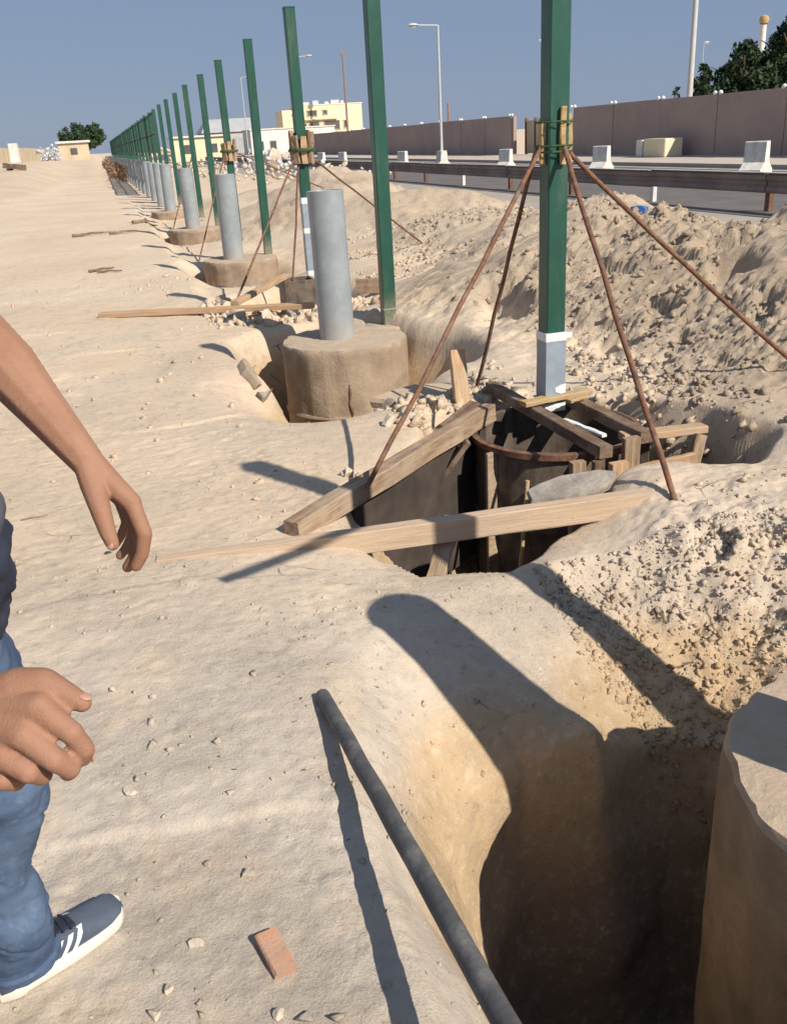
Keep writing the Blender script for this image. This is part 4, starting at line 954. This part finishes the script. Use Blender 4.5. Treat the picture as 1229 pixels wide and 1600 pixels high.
xy = band(900, 2.5, 3.4, 3.5, 6.6, lambda x, y: vnoise(x * 2, y * 2, 19) > .45); P_.append(xy); S_.append(.01 + .04 * rng.random(len(xy)) ** 3)
xy = band(900, 1.5, 2.4, 4.9, 5.9, lambda x, y: x > 1.5); P_.append(xy); S_.append(.006 + .07 * rng.random(len(xy)) ** 5)
xy = band(700, .8, 2.6, 8.5, 10.2, lambda x, y: x > 0); P_.append(xy); S_.append(.015 + .09 * rng.random(len(xy)) ** 2.5)
xy = np.concatenate(P_); S = np.concatenate(S_)
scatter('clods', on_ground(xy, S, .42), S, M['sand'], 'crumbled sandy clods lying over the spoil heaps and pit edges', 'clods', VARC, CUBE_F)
P_ = []; S_ = []
xy = band(1300, -.6, .7, .9, 4.5, lambda x, y: vnoise(x * 2.2, y * 2.2, 36) > .48); P_.append(xy); S_.append(.002 + .012 * rng.random(len(xy)) ** 5)
xy = band(1200, -2.5, 1.1, 4, 13, lambda x, y: vnoise(x * 1.2, y * 1.2, 39) > .5); P_.append(xy); S_.append(.005 + .03 * rng.random(len(xy)) ** 5)
xy = band(120, -.35, .33, 1.15, 2.6, lambda x, y: vnoise(x * 2.6, y * 2.6, 57) > .42); P_.append(xy); S_.append(.004 + .02 * rng.random(len(xy)) ** 5)
xy = band(300, .3, 1.4, 1.9, 3.1, lambda x, y: x > 0); P_.append(xy); S_.append(.003 + .012 * rng.random(len(xy)) ** 4)
xy = np.concatenate(P_); S = np.concatenate(S_)
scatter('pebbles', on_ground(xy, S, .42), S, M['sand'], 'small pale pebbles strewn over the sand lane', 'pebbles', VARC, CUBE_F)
def stone(x, y, s, lab, mat='stone', sink=.3, zoff=0, flat=1.0, cat='stone', name='stone'):
    R_ = rotm(1)[0]; v = VAR2[rng.integers(0, 10)] @ R_.T * s; v[:, 2] *= flat
    mb = MB(); mb.add([tuple(p) for p in v], [tuple(f) for f in IF2]); o = mb.build(name, M[mat])
    o.location = (x, y, gz(x, y) + s * flat * (.55 - sink) + zoff); tag(o, lab, cat); return o
stone(.07, 1.68, .035, 'biggest white lump on the grey crust above the red brick piece')
stone(-.13, 1.43, .026, 'round cream stone left of the red brick piece, half sunk', flat=.7)
stone(-.06, 1.52, .024, 'round cream stone above and left of the red brick piece', flat=.7)
stone(-.165, 1.37, .022, 'cream stone at the lower edge of the picture near the shoe', flat=.8)
stone(.12, 1.27, .024, 'small dark grey stone below the red brick piece', 'greystone', flat=.8)
stone(.075, 1.29, .016, 'cream stone touching the small dark grey stone')
stone(-.18, 2.07, .025, 'white triangular stone on the bare sand right of the jeans', flat=.8)
stone(.97, 4.22, .055, 'square cream stone on the sand above the diagonal board')
stone(.67, 12.9, .085, 'flat white stone alone on the lane left of the second footing', flat=.5)
stone(1.42, 4.95, .09, 'angular pale rock left of the brace rod on the rubble hump')
stone(1.55, 5.0, .13, 'large pale broken rock under the slab behind the diagonal board')
stone(1.78, 5.02, .09, 'pale broken rock beside the standing pale plank')
stone(1.55, 5.38, .09, 'grey broken rock at the left end of the tilted slab', 'greystone')
stone(1.35, 8.95, .14, 'tan boulder under the long plank left of the nearest pipe')
stone(1.05, 9.0, .10, 'grey broken rock at the left of the rocks under the long plank', 'greystone')
stone(1.6, 8.8, .11, 'grey broken rock between the long plank and the big footing', 'greystone')
stone(1.9, 9.0, .09, 'pale rock just behind the nearest grey pipe')
stone(.93, 6.55, .15, 'upright grey lump at the left edge of the second pit', 'greystone', .2, -.05)
# flat broken slabs of crust
def slab(x, y, z, w_, d_, t, rot, lab, mat='sand'):
    n = 9; out = []
    for i in range(n):
        a = 2 * math.pi * i / n + random.uniform(-.2, .2); k = random.uniform(.8, 1.08); out.append((math.cos(a) * w_ / 2 * k, math.sin(a) * d_ / 2 * k))
    mb = MB(); vs_ = [(p[0] * .96, p[1] * .96, -t / 2) for p in out] + [(p[0], p[1], t * .1) for p in out] + [(p[0] * .97, p[1] * .97, t / 2) for p in out]
    fs_ = [tuple(range(n - 1, -1, -1)), tuple(range(2 * n, 3 * n))] + [(k * n + i, k * n + (i + 1) % n, (k + 1) * n + (i + 1) % n, (k + 1) * n + i) for k in range(2) for i in range(n)]
    o = mb.add(vs_, fs_).build('crust_slab', M[mat]); o.location = (x, y, z); o.rotation_euler = rot; tag(o, lab, 'slab'); return o
slab(1.95, 5.62, gz(1.95, 5.62) + .05, .95, .55, .07, (.06, .10, .3), 'large tilted slab of grey crust behind the rubble, left of the standing plank', 'footing')
slab(1.86, 3.50, .045, .5, .2, .045, (.12, -.05, .1), 'grey slab of crust at the right end of the long board', 'greystone')
slab(.86, 6.85, -.04, .16, .55, .09, (.2, .8, .15), 'crust slab leaning into the left side of the second pit', 'footing')
slab(1.5, 7.0, gz(1.5, 7.0) + .02, .3, .2, .06, (.3, .2, .4), 'small crust slab at the foot of the big footing', 'footing')
# red brick piece
mb = MB(); mb.plank((0, -.055, 0), (.006, .052, .004), .05, .032, seg=2, jit=.002, ch=.005); o = mb.build('brick_piece', M['brick']); o.location = (.09, 1.435, gz(.09, 1.435) + .006); o.rotation_euler = (.1, .06, .30); tag(o, 'broken piece of red brick on the grey crust near the lower edge', 'brick')
# twigs and scraps
def twig(x, y, L, a, r, lab):
    pts = []
    for i in range(5):
        xx = x + math.cos(a) * L * (i / 4 - .5) + random.uniform(-.01, .01); yy = y + math.sin(a) * L * (i / 4 - .5); pts.append((xx, yy, gz(xx, yy) + r * 1.3 + (.01 if i == 2 else 0)))
    mb = MB(); mb.tube(pts, [r, r, r * .8, r * .7, r * .4], 6); o = mb.build('twig', M['darkwood'], smooth=True); tag(o, lab, 'twig')
twig(-.15, 14.0, .4, .5, .02, 'dark twig lying across the lane, left of the flat white stone')
twig(-.05, 13.7, .35, -.4, .018, 'short dark twig touching the longer twig on the lane')
twig(-.3, 20.5, .8, .2, .03, 'dark twigs in the middle of the lane level with the third pipe')
twig(.35, 20.3, .6, .3, .03, 'dark scrap of wood on the lane right of the twigs')
twig(.9, 23.0, .7, .6, .04, 'dark branch at the lane edge beside the fourth pipe')
twig(-.55, 4.3, .12, .2, .004, 'thin dry stalk on the sand just right of the dark shirt')
o = stone(-.22, 3.72, .022, 'small green scrap of plastic on the sand below the hanging hand', 'strap', .3, 0, .4, 'scrap', 'plastic_scrap')
for (xx, yy, s, lab) in ((5.9, 9.6, .22, 'blue plastic scrap on the spoil ridge right of the largest post'), (6.4, 9.9, .12, 'smaller blue plastic scrap further right on the spoil ridge')):
    stone(xx, yy, s, lab, 'blue', .2, 0, .35, 'scrap', 'plastic_scrap')

# ------------------------------------------------------------------ person at the left
def skin_mat():
    m, nt, b = mat_new('skin'); g = nt.nodes.new('ShaderNodeNewGeometry').outputs['Position']
    n1 = noise(nt, 14, 4, .6, g); n2 = noise(nt, 320, 3, .6, g); n3 = noise(nt, 45, 3, .5, g)
    k = mixc(nt, ramp(nt, n1, .35, .68), (.30, .152, .093), (.34, .18, .114))
    k = mixc(nt, ramp(nt, n3, .55, .9), k, (.275, .122, .076))
    nt.links.new(k, b.inputs['Base Color']); b.inputs['Roughness'].default_value = .68; b.inputs['Specular IOR Level'].default_value = .3
    b.inputs['Subsurface Weight'].default_value = .12; b.inputs['Subsurface Radius'].default_value = (.012, .004, .002); b.inputs['Subsurface Scale'].default_value = .5
    bump(nt, b, n2, .35, .0016); bump(nt, b, n3, .15, .003); vv = nt.nodes.new('ShaderNodeTexVoronoi'); vv.inputs['Scale'].default_value = 420; nt.links.new(g, vv.inputs['Vector']); bump(nt, b, vv.outputs['Distance'], .25, .0012)
    return m
def cloth_mat(name, col, col2, weave=900, fade=None):
    m, nt, b = mat_new(name); g = nt.nodes.new('ShaderNodeNewGeometry').outputs['Position']
    n1 = noise(nt, 9, 5, .6, g); n2 = noise(nt, weave, 2, .6, g); n3 = noise(nt, 40, 4, .6, g)
    k = mixc(nt, ramp(nt, n1, .3, .7), col2, col)
    k = mixc(nt, ramp(nt, n2, .4, .7), k, mixc(nt, .5, k, col2)); k = mixc(nt, ramp(nt, n3, .55, .8), k, mixc(nt, .35, k, fade or col))
    nt.links.new(k, b.inputs['Base Color']); b.inputs['Roughness'].default_value = .9; b.inputs['Specular IOR Level'].default_value = .2
    bump(nt, b, n2, .25, .001); bump(nt, b, n3, .3, .006)
    return m
M['skin'] = skin_mat()
M['nail'] = simple('nail', (.50, .275, .19), .35, .08, 60, 0)
M['denim'] = cloth_mat('denim', (.115, .165, .25), (.06, .09, .155), fade=(.26, .31, .40))
M['shirt'] = cloth_mat('grey_shirt', (.14, .15, .18), (.09, .10, .125))
M['navy'] = cloth_mat('navy_cloth', (.05, .055, .085), (.028, .032, .055))
M['hair'] = simple('hair', (.02, .016, .014), .6, .3, 60, .4)
M['shoeup'] = cloth_mat('shoe_knit', (.105, .125, .165), (.065, .08, .11), 700)
M['shoedark'] = cloth_mat('shoe_collar', (.03, .036, .055), (.018, .022, .035), 700)
M['sole'] = simple('shoe_sole', (.80, .74, .64), .7, .1, 20, .1)
ico = bmesh.new(); bmesh.ops.create_icosphere(ico, subdivisions=3, radius=1.0)
IV3 = np.array([v.co[:] for v in ico.verts]); IF3 = np.array([[v.index for v in f.verts] for f in ico.faces]); ico.free()
def blob(name, chains, ells, voxel, mat, parent, smooth_it=6, disp=None):
    """one continuous skin grown round tapered chains and ellipsoids"""
    Vs = []; Fs = []; off = 0
    def put(V, F):
        nonlocal off
        Vs.append(V); Fs.append(F + off); off += len(V)
    for pts, rad in chains:
        pts = [np.array(p, float) for p in pts]
        for a, b_, ra, rb in zip(pts[:-1], pts[1:], rad[:-1], rad[1:]):
            L = np.linalg.norm(b_ - a); n = max(2, int(L / (min(ra, rb) * .28)) + 1)
            for k in range(n):
                t = k / (n - 1); put(IV2 * (ra + (rb - ra) * t) * 1.03 + a + (b_ - a) * t, IF2)
    for c, r, rot in ells:
        V = IV3 * np.array(r)
        if rot is not None: V = V @ np.array(rot).T
        put(V + np.array(c), IF3)
    V = np.concatenate(Vs); F = np.concatenate(Fs)
    me = bpy.data.meshes.new(name); me.from_pydata(V.tolist(), [], F.tolist())
    o = bpy.data.objects.new(name, me); COL.objects.link(o)
    rm = o.modifiers.new('r', 'REMESH'); rm.mode = 'VOXEL'; rm.voxel_size = voxel; rm.use_smooth_shade = True
    sm = o.modifiers.new('s', 'SMOOTH'); sm.factor = .5; sm.iterations = smooth_it
    dg = bpy.context.evaluated_depsgraph_get(); me2 = bpy.data.meshes.new_from_object(o.evaluated_get(dg))
    o.modifiers.clear(); o.data = me2; bpy.data.meshes.remove(me)
    if disp is not None:
        co = np.zeros(len(me2.vertices) * 3); me2.vertices.foreach_get('co', co); no = np.zeros(len(co)); me2.vertices.foreach_get('normal', no)
        co = co.reshape(-1, 3); no = no.reshape(-1, 3); co += no * disp(co)[:, None]; me2.vertices.foreach_set('co', co.ravel()); me2.update()
    me2.polygons.foreach_set('use_smooth', [True] * len(me2.polygons))
    me2.materials.clear(); me2.materials.append(mat); me2.name = name; o.parent = parent
    return o
person = empty('person', (0, 0, 0))
tag(person, 'person at the left edge in grey shirt and blue jeans, both arms reaching forward', 'person')
D = lambda x, y, d: tuple(px(x, y, d))
SL, EL, WL = (-.50, 1.60, 1.44), (-.222, 1.545, 1.357), D(133, 717, 1.40)
SR, ER, WR = (-.50, 1.20, 1.42), (-.45, .97, 1.20), D(-48, 1112, .80)
mid = lambda a, b_, t=.5: tuple(np.array(a) * (1 - t) + np.array(b_) * t)
ch = [
    # trunk, neck, head
    ([(-.44, 1.43, .92), (-.44, 1.42, 1.1), (-.47, 1.40, 1.3), (-.49, 1.40, 1.42), (-.47, 1.40, 1.52), (-.45, 1.40, 1.58)], [.12, .12, .12, .09, .058, .06]),
    ([SL, (-.49, 1.40, 1.43), SR], [.06, .07, .06]),
    # left arm
    ([SL, mid(SL, EL, .5), EL], [.058, .052, .044]),
    ([EL, mid(EL, WL, .28), mid(EL, WL, .62), WL], [.044, .0475, .037, .0265]),
    # right arm
    ([SR, mid(SR, ER, .5), ER], [.058, .052, .044]),
    ([ER, mid(ER, WR, .28), mid(ER, WR, .65), WR], [.044, .047, .036, .027]),
    # legs
    ([(-.44, 1.51, .92), (-.38, 1.53, .5), (-.43, 1.545, .09)], [.08, .045, .03]), ([(-.44, 1.35, .92), (-.47, 1.27, .5), (-.52, 1.22, .09)], [.08, .045, .03]),
]
# left hand (far), thumb side to the camera
d0 = 1.40
LM = [D(206, 786, d0 - .004), D(203, 782, d0 + .018), D(196, 778, d0 + .04), D(186, 774, d0 + .058)]
LP_ = [[D(226, 834, d0 - .012), D(222, 866, d0 - .002), D(213, 884, d0 + .004)], [D(221, 842, d0 + .012), D(209, 874, d0 + .024), D(200, 886, d0 + .03)], [D(211, 832, d0 + .035), D(197, 858, d0 + .045), D(188, 868, d0 + .05)], [D(199, 816, d0 + .055), D(189, 838, d0 + .062), D(182, 850, d0 + .066)]]
LR = [(.014, .0122, .0108, .0094), (.014, .0122, .0106, .0092), (.0122, .01, .0085, .0074), (.0112, .009, .0076, .0066)]
for m, p, r in zip(LM, LP_, LR):
    ch.append(([mid(WL, m, .12), mid(WL, m, .6), m], [.0235, .0185, .0158])); ch.append(([m] + p, list(r)))
ch.append(([mid(WL, D(150, 765, d0 - .02), .2), D(146, 757, d0 - .014), D(156, 792, d0 - .028), D(168, 830, d0 - .032), D(176, 850, d0 - .030)], [.021, .0205, .0165, .013, .0105]))
# right hand (near), back of the hand to the camera
e0 = .785
RM = [D(60, 1106, e0 - .012), D(38, 1148, e0 - .018), D(2, 1178, e0 - .014), D(-26, 1198, e0 - .004)]
RP_ = [[D(112, 1145, e0 - .014), D(133, 1170, e0 - .002), D(131, 1183, e0 + .012)], [D(85, 1187, e0 - .022), D(110, 1201, e0 - .006), D(107, 1206, e0 + .010)], [D(45, 1206, e0 - .018), D(67, 1212, e0 + .002), D(60, 1214, e0 + .018)], [D(4, 1219, e0 - .008), D(26, 1223, e0 + .01), D(20, 1221, e0 + .026)]]
RR = [(.0125, .0098, .0088, .0082), (.0128, .0102, .0092, .0084), (.0122, .0098, .0085, .0076), (.0112, .009, .0078, .007)]
for m, p, r in zip(RM, RP_, RR):
    ch.append(([mid(WR, m, .1), mid(WR, m, .6), m], [.0235, .0172, .0138])); ch.append(([m] + p, list(r)))
ch.append(([mid(WR, D(30, 1078, e0), .25), D(28, 1078, e0 + .008), D(68, 1068, e0 + .006), D(106, 1087, e0 + .004), D(129, 1098, e0 + .002)], [.021, .020, .0142, .0112, .0086]))
KN = [(m, (.0128, .0128, .0128), None) for m in RM[:3]] + [(p[0], (.0102, .0102, .0102), None) for p in RP_[:3]]
el = KN + [((-.44, 1.40, 1.665), (.095, .075, .115), None), ((-.395, 1.40, 1.60), (.055, .05, .05), None), ((-.335, 1.40, 1.645), (.022, .014, .026), None), ((-.44, 1.478, 1.65), (.02, .012, .03), None), ((-.44, 1.322, 1.65), (.02, .012, .03), None),
      ((-.352, 1.43, 1.675), (.016, .022, .014), None), ((-.352, 1.37, 1.675), (.016, .022, .014), None), ((-.355, 1.40, 1.60), (.02, .026, .009), None)]
body = blob('body', ch, el, .0025, M['skin'], person, 3)
def nail(c, towards, nrm, w_, l_):
    c = Vector(c); x = (Vector(towards) - c).normalized(); n = (Vector(nrm) - x * Vector(nrm).dot(x)).normalized(); y = n.cross(x)
    V = (IV2 * np.array([l_, w_, .0016])) @ np.array([list(x), list(y), list(n)]) + np.array(c)
    mb = MB(); mb.add([tuple(v) for v in V], [tuple(f) for f in IF2]); mb.build('nail', M['nail'], body, smooth='all')
tc = np.array([0, 0, CAM_H])
def to_cam(p): v = tc - np.array(p); return v / np.linalg.norm(v)
def nail_at(dip, tip, nrm, r, w_=.0058, l_=.0065):
    t = np.array(tip); x = t - np.array(dip); x /= np.linalg.norm(x); n = np.array(nrm, float); n -= x * (n @ x); n /= np.linalg.norm(n)
    nail(t + n * (r * .93) + x * .001, t + x + n * (r * .93), n, w_, l_)
nail_at(D(106, 1087, e0 + .004), D(129, 1098, e0 + .002), np.array([.35, .0, 1.0]), .0078, .0058, .0066)
nail_at(RP_[0][1], RP_[0][2], np.array([1, .1, -.15]), .0082)
nail_at(D(168, 830, d0 - .032), D(176, 850, d0 - .030), np.array([-.5, -.8, .2]), .009, .0062, .0068)
# clothes
def wr(f, a, seed):
    return lambda co: a * fbm(co[:, 0] * 1.0 + co[:, 1], co[:, 2] * 1.6 + .7 * co[:, 0], f, 3, seed) + a * .5 * np.abs(fbm(co[:, 0] - co[:, 1], co[:, 2] * 2.2 + co[:, 1], f * 2.2, 3, seed + 3))
blob('shirt', [([(-.41, 1.43, .98), (-.395, 1.42, 1.10), (-.43, 1.41, 1.24), (-.48, 1.40, 1.38), (-.49, 1.40, 1.45)], [.155, .172, .158, .135, .10]), ([(-.49, 1.56, 1.24), (-.51, 1.55, 1.40)], [.10, .10]), ([(-.49, 1.26, 1.24), (-.51, 1.25, 1.40)], [.10, .10]), ([(-.42, 1.54, 1.0), (-.42, 1.54, 1.12)], [.13, .14]), ([(-.42, 1.30, 1.0), (-.42, 1.30, 1.12)], [.13, .14]),
      ([SL, mid(SL, EL, .55)], [.083, .078]), ([SR, mid(SR, ER, .55)], [.083, .078])], [], .008, M['shirt'], person, 8, wr(9, .008, 301))
blob('shirt_hem', [([(-.40, 1.43, .985), (-.392, 1.425, 1.04)], [.162, .172]), ([(-.42, 1.55, .985), (-.42, 1.545, 1.03)], [.135, .14]), ([(-.42, 1.30, .985), (-.42, 1.30, 1.03)], [.135, .14])], [], .008, M['navy'], person, 6, wr(13, .012, 311))
jeans = blob('jeans', [([(-.43, 1.50, .93), (-.395, 1.525, .76), (-.372, 1.54, .60), (-.362, 1.545, .49), (-.405, 1.55, .34), (-.425, 1.55, .28), (-.405, 1.555, .19), (-.415, 1.555, .12)], [.132, .120, .100, .086, .072, .071, .078, .074]),
               ([(-.44, 1.36, .93), (-.46, 1.31, .70), (-.48, 1.27, .47), (-.52, 1.23, .13)], [.13, .112, .09, .08]), ([(-.43, 1.50, .93), (-.44, 1.36, .93)], [.135, .13])], [], .0045, M['denim'], person, 5,
             lambda co: wr(6, .006, 321)(co) - .006 * np.clip(.16 - np.abs(fbm(co[:, 0] * .6 + co[:, 1] * .6, co[:, 2] * 1.5 + co[:, 0] * 1.2, 6, 3, 333)), 0, 1) / .16 + .006 * np.exp(-((co[:, 2] - .22) / .12) ** 2) * np.sin(co[:, 2] * 48 + co[:, 0] * 14 + 7 * fbm(co[:, 0], co[:, 1], 5, 2, 9)) + .005 * np.exp(-((co[:, 2] - .52) / .10) ** 2) * np.sin(co[:, 2] * 60 - co[:, 1] * 20))
for off in (0, .05):
    pts = []
    for (cx, cy, cz, cr_) in ((-.372, 1.54, .60, .100), (-.362, 1.545, .49, .088), (-.405, 1.55, .34, .074), (-.425, 1.55, .28, .073), (-.405, 1.555, .19, .080), (-.415, 1.555, .11, .076)):
        a = math.radians(-118) + off * 1.4; pts.append((cx + (cr_ + .001) * math.cos(a), cy + (cr_ + .001) * math.sin(a), cz))
    mb = MB(); mb.tube(pts, .0028, 6); mb.build('seam', M['denim'], jeans, smooth=True)
mb = MB(); mb.lathe((-.415, 1.555, .075), [(.073, -.012), (.0805, -.008), (.082, .008), (.076, .014)], 28, jit=.002); mb.build('hem', M['denim'], jeans, smooth=True)
blob('hair', [([(-.47, 1.40, 1.72), (-.51, 1.40, 1.66)], [.082, .075]), ([(-.42, 1.40, 1.745), (-.48, 1.40, 1.73)], [.055, .07])], [], .007, M['hair'], person, 4)
for s in (-1, 1):
    mb = MB(); mb.add([tuple(v) for v in IV2 * .011 + np.array((-.347, 1.40 + s * .03, 1.672))], [tuple(f) for f in IF2]); mb.build('eye', M['tape'], body, smooth='all')

def shoe(loc, ang, mirror=1):
    r = bpy.data.objects.new('shoe', None); COL.objects.link(r); r.parent = person; r.location = loc; r.rotation_euler = (0, 0, ang)
    def outline(t): return (.038 * math.sin(math.pi * min(1, t * 2.4 + .12)) if t < .16 else .034 + .016 * math.sin((t - .16) / .84 * math.pi * .78)) * (1 if t < .86 else math.sqrt(max(0, 1 - ((t - .86) / .14) ** 2)) * .98 + .02)
    xs = [i / 28 for i in range(29)]
    def lay(z, k, lift=0):
        lo = [(t * .292 - .05, -outline(t) * k, z + lift * max(0, (t - .75) / .25) ** 2) for t in xs]; hi = [(x, -y, zz_) for (x, y, zz_) in reversed(lo)]
        return lo + hi
    L_ = [lay(0, .93, .012), lay(.006, 1.02, .012), lay(.026, 1.06, .012), lay(.032, 1.02, .012), lay(.033, .9, .012)]; n = len(L_[0]); mb = MB()
    fs_ = [tuple(range(n - 1, -1, -1)), tuple(range(4 * n, 5 * n))] + [(k * n + i, k * n + (i + 1) % n, (k + 1) * n + (i + 1) % n, (k + 1) * n + i) for k in range(4) for i in range(n)]
    s_ = mb.add([p for l in L_ for p in l], fs_).build('sole', M['sole'], r, smooth=True)
    # upper: rings across the foot
    secs = [(-.048, .026, .062), (-.03, .034, .074), (.0, .037, .078), (.04, .038, .083), (.08, .041, .080), (.12, .045, .070), (.16, .048, .060), (.195, .0475, .053), (.222, .041, .045), (.236, .027, .036), (.2405, .010, .028)]
    vs_ = []; fs_ = []; m = 13
    for (x, w_, h) in secs:
        for j in range(m):
            a = math.pi * j / (m - 1); cx = math.cos(a); vs_.append((x, -w_ * math.copysign(abs(cx) ** .7, cx), .028 + (.010 * max(0, (x - .17) / .07) ** 2 if x > .17 else 0) + (h - .028) * math.sin(a) ** .75))
    for k in range(len(secs) - 1):
        for j in range(m - 1): fs_.append((k * m + j, k * m + j + 1, (k + 1) * m + j + 1, (k + 1) * m + j))
    fs_ += [tuple(range(m)), tuple(range((len(secs) - 1) * m + m - 1, (len(secs) - 1) * m - 1, -1))]
    up = MB().add(vs_, fs_).build('upper', M['shoeup'], r, smooth='all')
    mb = MB(); mb.lathe((0, 0, 0), [(.034, .0), (.042, .012), (.040, .03), (.034, .036)], 20); c_ = mb.build('collar', M['shoedark'], up, smooth='all'); c_.location = (.012, 0, .066); c_.scale = (1.25, .95, 1)
    mb = MB(); mb.plank((.055, 0, .086), (.128, 0, .0685), .046, .008, seg=4, jit=0); mb.build('tongue', M['shoedark'], up, smooth=True)
    for k in range(4):
        x = .062 + k * .018; z_ = .0935 - k * .0048; mb = MB(); mb.tube([(x, -.028, z_ - .006), (x + .004, 0, z_), (x, .028, z_ - .006)], .0032, 6); mb.build('lace', M['shoedark'], up, smooth=True)
    for sd in (-1, 1):
        for k in range(3):
            x0 = .052 + k * .024; vs_ = []
            for i in range(5):
                t = i / 4; z_ = .032 + .034 * t; xx = x0 - .002 + .030 * t
                # follow the side of the upper
                w_ = np.interp(xx, [s2[0] for s2 in secs], [s2[1] for s2 in secs]); h = np.interp(xx, [s2[0] for s2 in secs], [s2[2] for s2 in secs])
                sn = min(1, ((z_ - .028) / (h - .028))) ** (1 / .75); yy = w_ * (math.sqrt(max(0, 1 - sn * sn)) ** .7) + .0016
                vs_ += [(xx, sd * yy, z_), (xx + .012, sd * yy, z_)]
            mb = MB(); mb.add(vs_, [(2 * i, 2 * i + 1, 2 * i + 3, 2 * i + 2) for i in range(4)]); mb.build('stripe', M['tape'], up)
    return r
shoe((-.425, 1.545, gz(-.35, 1.58) + .003), math.radians(31)); shoe((-.53, 1.215, gz(-.45, 1.2) + .003), math.radians(12))
